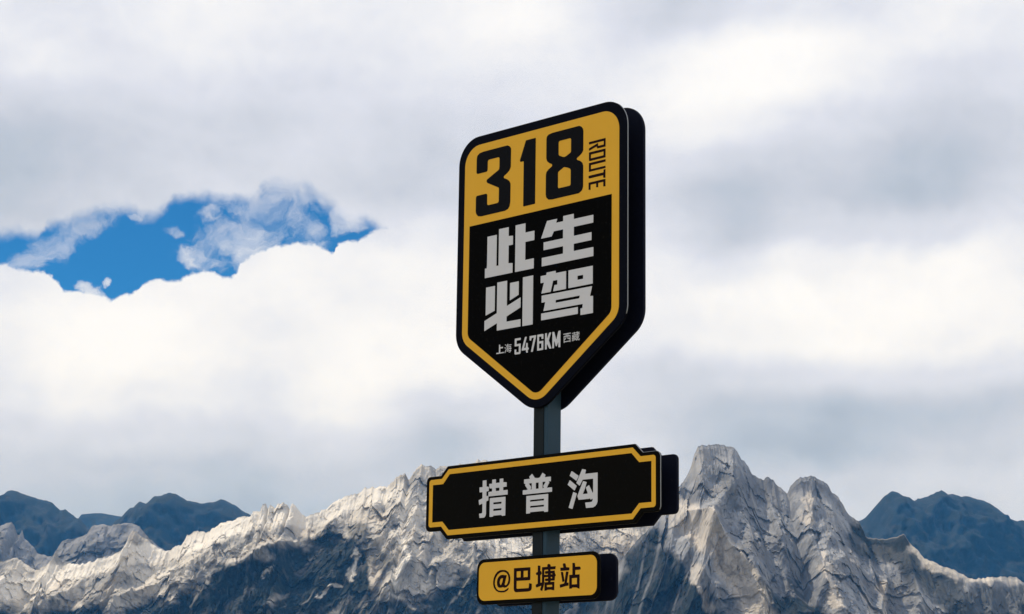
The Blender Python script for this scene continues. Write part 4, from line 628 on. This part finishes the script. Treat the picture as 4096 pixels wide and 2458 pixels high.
SH = shield(0.5205, 4.428, 3.4295, 3.057, 0.128, 0.12, 0.144)
plaque_tab = 0.603
PLO = plaque(0.697, 2.5405, 2.877, 2.582, 2.836, 0.043, 0.024, 0.006)
STO = rrect(0.362, 2.2345, 2.437, 0.042, 0.0105)
T, GAP = 0.016, 0.114
front, back = {}, {}
for nm, lp in (('shield_panel', SH), ('name_panel', PLO), ('station_panel', STO)):
    front[nm] = sheet(nm, [lp], 0.0, T, M_BLACK if nm == 'shield_panel' else M_PLATE, post, 0.003)
    back[nm] = sheet('rear_' + nm, [lp], GAP, GAP + T, M_NAVY, post, 0.003)
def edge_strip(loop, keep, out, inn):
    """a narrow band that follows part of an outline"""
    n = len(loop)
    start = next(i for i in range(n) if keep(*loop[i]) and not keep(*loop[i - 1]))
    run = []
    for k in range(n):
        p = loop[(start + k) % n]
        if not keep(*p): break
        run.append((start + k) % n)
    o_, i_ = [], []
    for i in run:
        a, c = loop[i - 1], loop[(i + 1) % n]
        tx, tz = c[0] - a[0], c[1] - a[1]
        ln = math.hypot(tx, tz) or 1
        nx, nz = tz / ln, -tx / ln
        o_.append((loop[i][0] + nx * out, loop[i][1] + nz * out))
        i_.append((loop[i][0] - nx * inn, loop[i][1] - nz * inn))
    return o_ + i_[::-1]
sheet('edge_glint', [edge_strip(SH, lambda x, z: x > 0.46 and z > 3.44, 0.0018, 0.004)], 0.0035, 0.0085, M_GLINT, front['shield_panel'], 0.0005)  # painted glint: light strip added along the right-hand edge only
sheet('edge_glint', [edge_strip(PLO, lambda x, z: x > 0.57 and z > 2.59, 0.0018, 0.004)], 0.0035, 0.0075, M_GLINT, front['name_panel'], 0.0005)
front['shield_panel']['label'] = 'tall shield shaped front panel'
front['name_panel']['label'] = 'long plaque shaped front panel'
front['station_panel']['label'] = 'small rounded front panel'

sheet('yellow_field', [shield(0.477, 4.3845, 3.451, 3.106, 0.095, 0.085, 0.095)], -0.0012, 0.0008, M_YELLOW, front['shield_panel'])
bl = fillet([(-0.4355, 3.4675), (0.002, 3.147), (0.4395, 3.4675), (0.4395, 3.996), (-0.4355, 3.996)], [0.045, 0.053, 0.045, 0, 0], 10)
sheet('black_field', [bl], -0.0020, -0.0004, M_FIELD, front['shield_panel'])
plaque_tab = 0.594
PY = plaque(0.676, 2.558, 2.8615, 2.601, 2.8205, 0.043, 0.014, 0.003)
plaque_tab = 0.5865
PI_ = plaque(0.6535, 2.582, 2.8385, 2.623, 2.796, 0.042, 0.001, 0.001)
sheet('yellow_border', [PY, PI_], -0.0012, 0.0008, M_YELLOW, front['name_panel'])
sheet('yellow_field', [rrect(0.3495, 2.2515, 2.4215, 0.036, 0.0125)], -0.0012, 0.0008, M_YELLOW, front['station_panel'])

for part, kind, r, polys in GLYPHS:
    loops = [fillet([(a / 1000, c / 1000) for a, c in pl], r, 5) for pl in polys]
    z = sum(p[1] for p in loops[0]) / len(loops[0])
    if part == 'shield':
        if z > 4.0:
            sheet(kind, loops, -0.0020, -0.0004, M_DIGIT if kind == 'digit' else M_MAROON, front['shield_panel'])
        else:
            sheet(kind, loops, -0.0028, -0.0012, M_WHITE, front['shield_panel'])
    elif part == 'plate':
        sheet(kind, loops, -0.0012, 0.0008, M_WHITE, front['name_panel'])
    else:
        sheet(kind, loops, -0.0020, -0.0004, M_MAROON, front['station_panel'], bold=0.0006)
for polys, (u0, u1, z0, z1) in SMALL_CHARACTERS:
    xs_ = [p[0] for pl in polys for p in pl]; ys_ = [p[1] for pl in polys for p in pl]
    fx = lambda v: u0 + (v - min(xs_)) / (max(xs_) - min(xs_)) * (u1 - u0)
    fz = lambda v: z0 + (v - min(ys_)) / (max(ys_) - min(ys_)) * (z1 - z0)
    sheet('character', [[(fx(a), fz(c)) for a, c in pl] for pl in polys], -0.0028, -0.0012, M_WHITE, front['shield_panel'])

def box_mesh(name, x0, x1, y0, y1, z0, z1, bev):
    import bmesh
    bm = bmesh.new()
    bmesh.ops.create_cube(bm, size=1)
    for v in bm.verts:
        v.co = ((x0 + x1) / 2 + v.co.x * (x1 - x0), (y0 + y1) / 2 + v.co.y * (y1 - y0), (z0 + z1) / 2 + v.co.z * (z1 - z0))
    ed = [e for e in bm.edges if abs(e.verts[0].co.z - e.verts[1].co.z) > 0.1]
    bmesh.ops.bevel(bm, geom=ed, offset=bev, segments=4, profile=0.5, affect='EDGES')
    me = bpy.data.meshes.new(name)
    bm.to_mesh(me); bm.free()
    return me
pole = link('pole', box_mesh('pole', -0.0305, 0.0500, 0.021, 0.1125, 0.0, 4.25, 0.006), M_POLE, post)
link('pole_front_shade', box_mesh('pole_front_shade', -0.0295, 0.0295, 0.0165, 0.0235, 0.6, 4.2, 0.001), M_POLE_SHADE, post)  # thin strip added to darken the pole's front face like shade
link('base_plate', box_mesh('base_plate', -0.13, 0.13, -0.065, 0.2, 0.002, 0.02, 0.01), M_POLE, post)
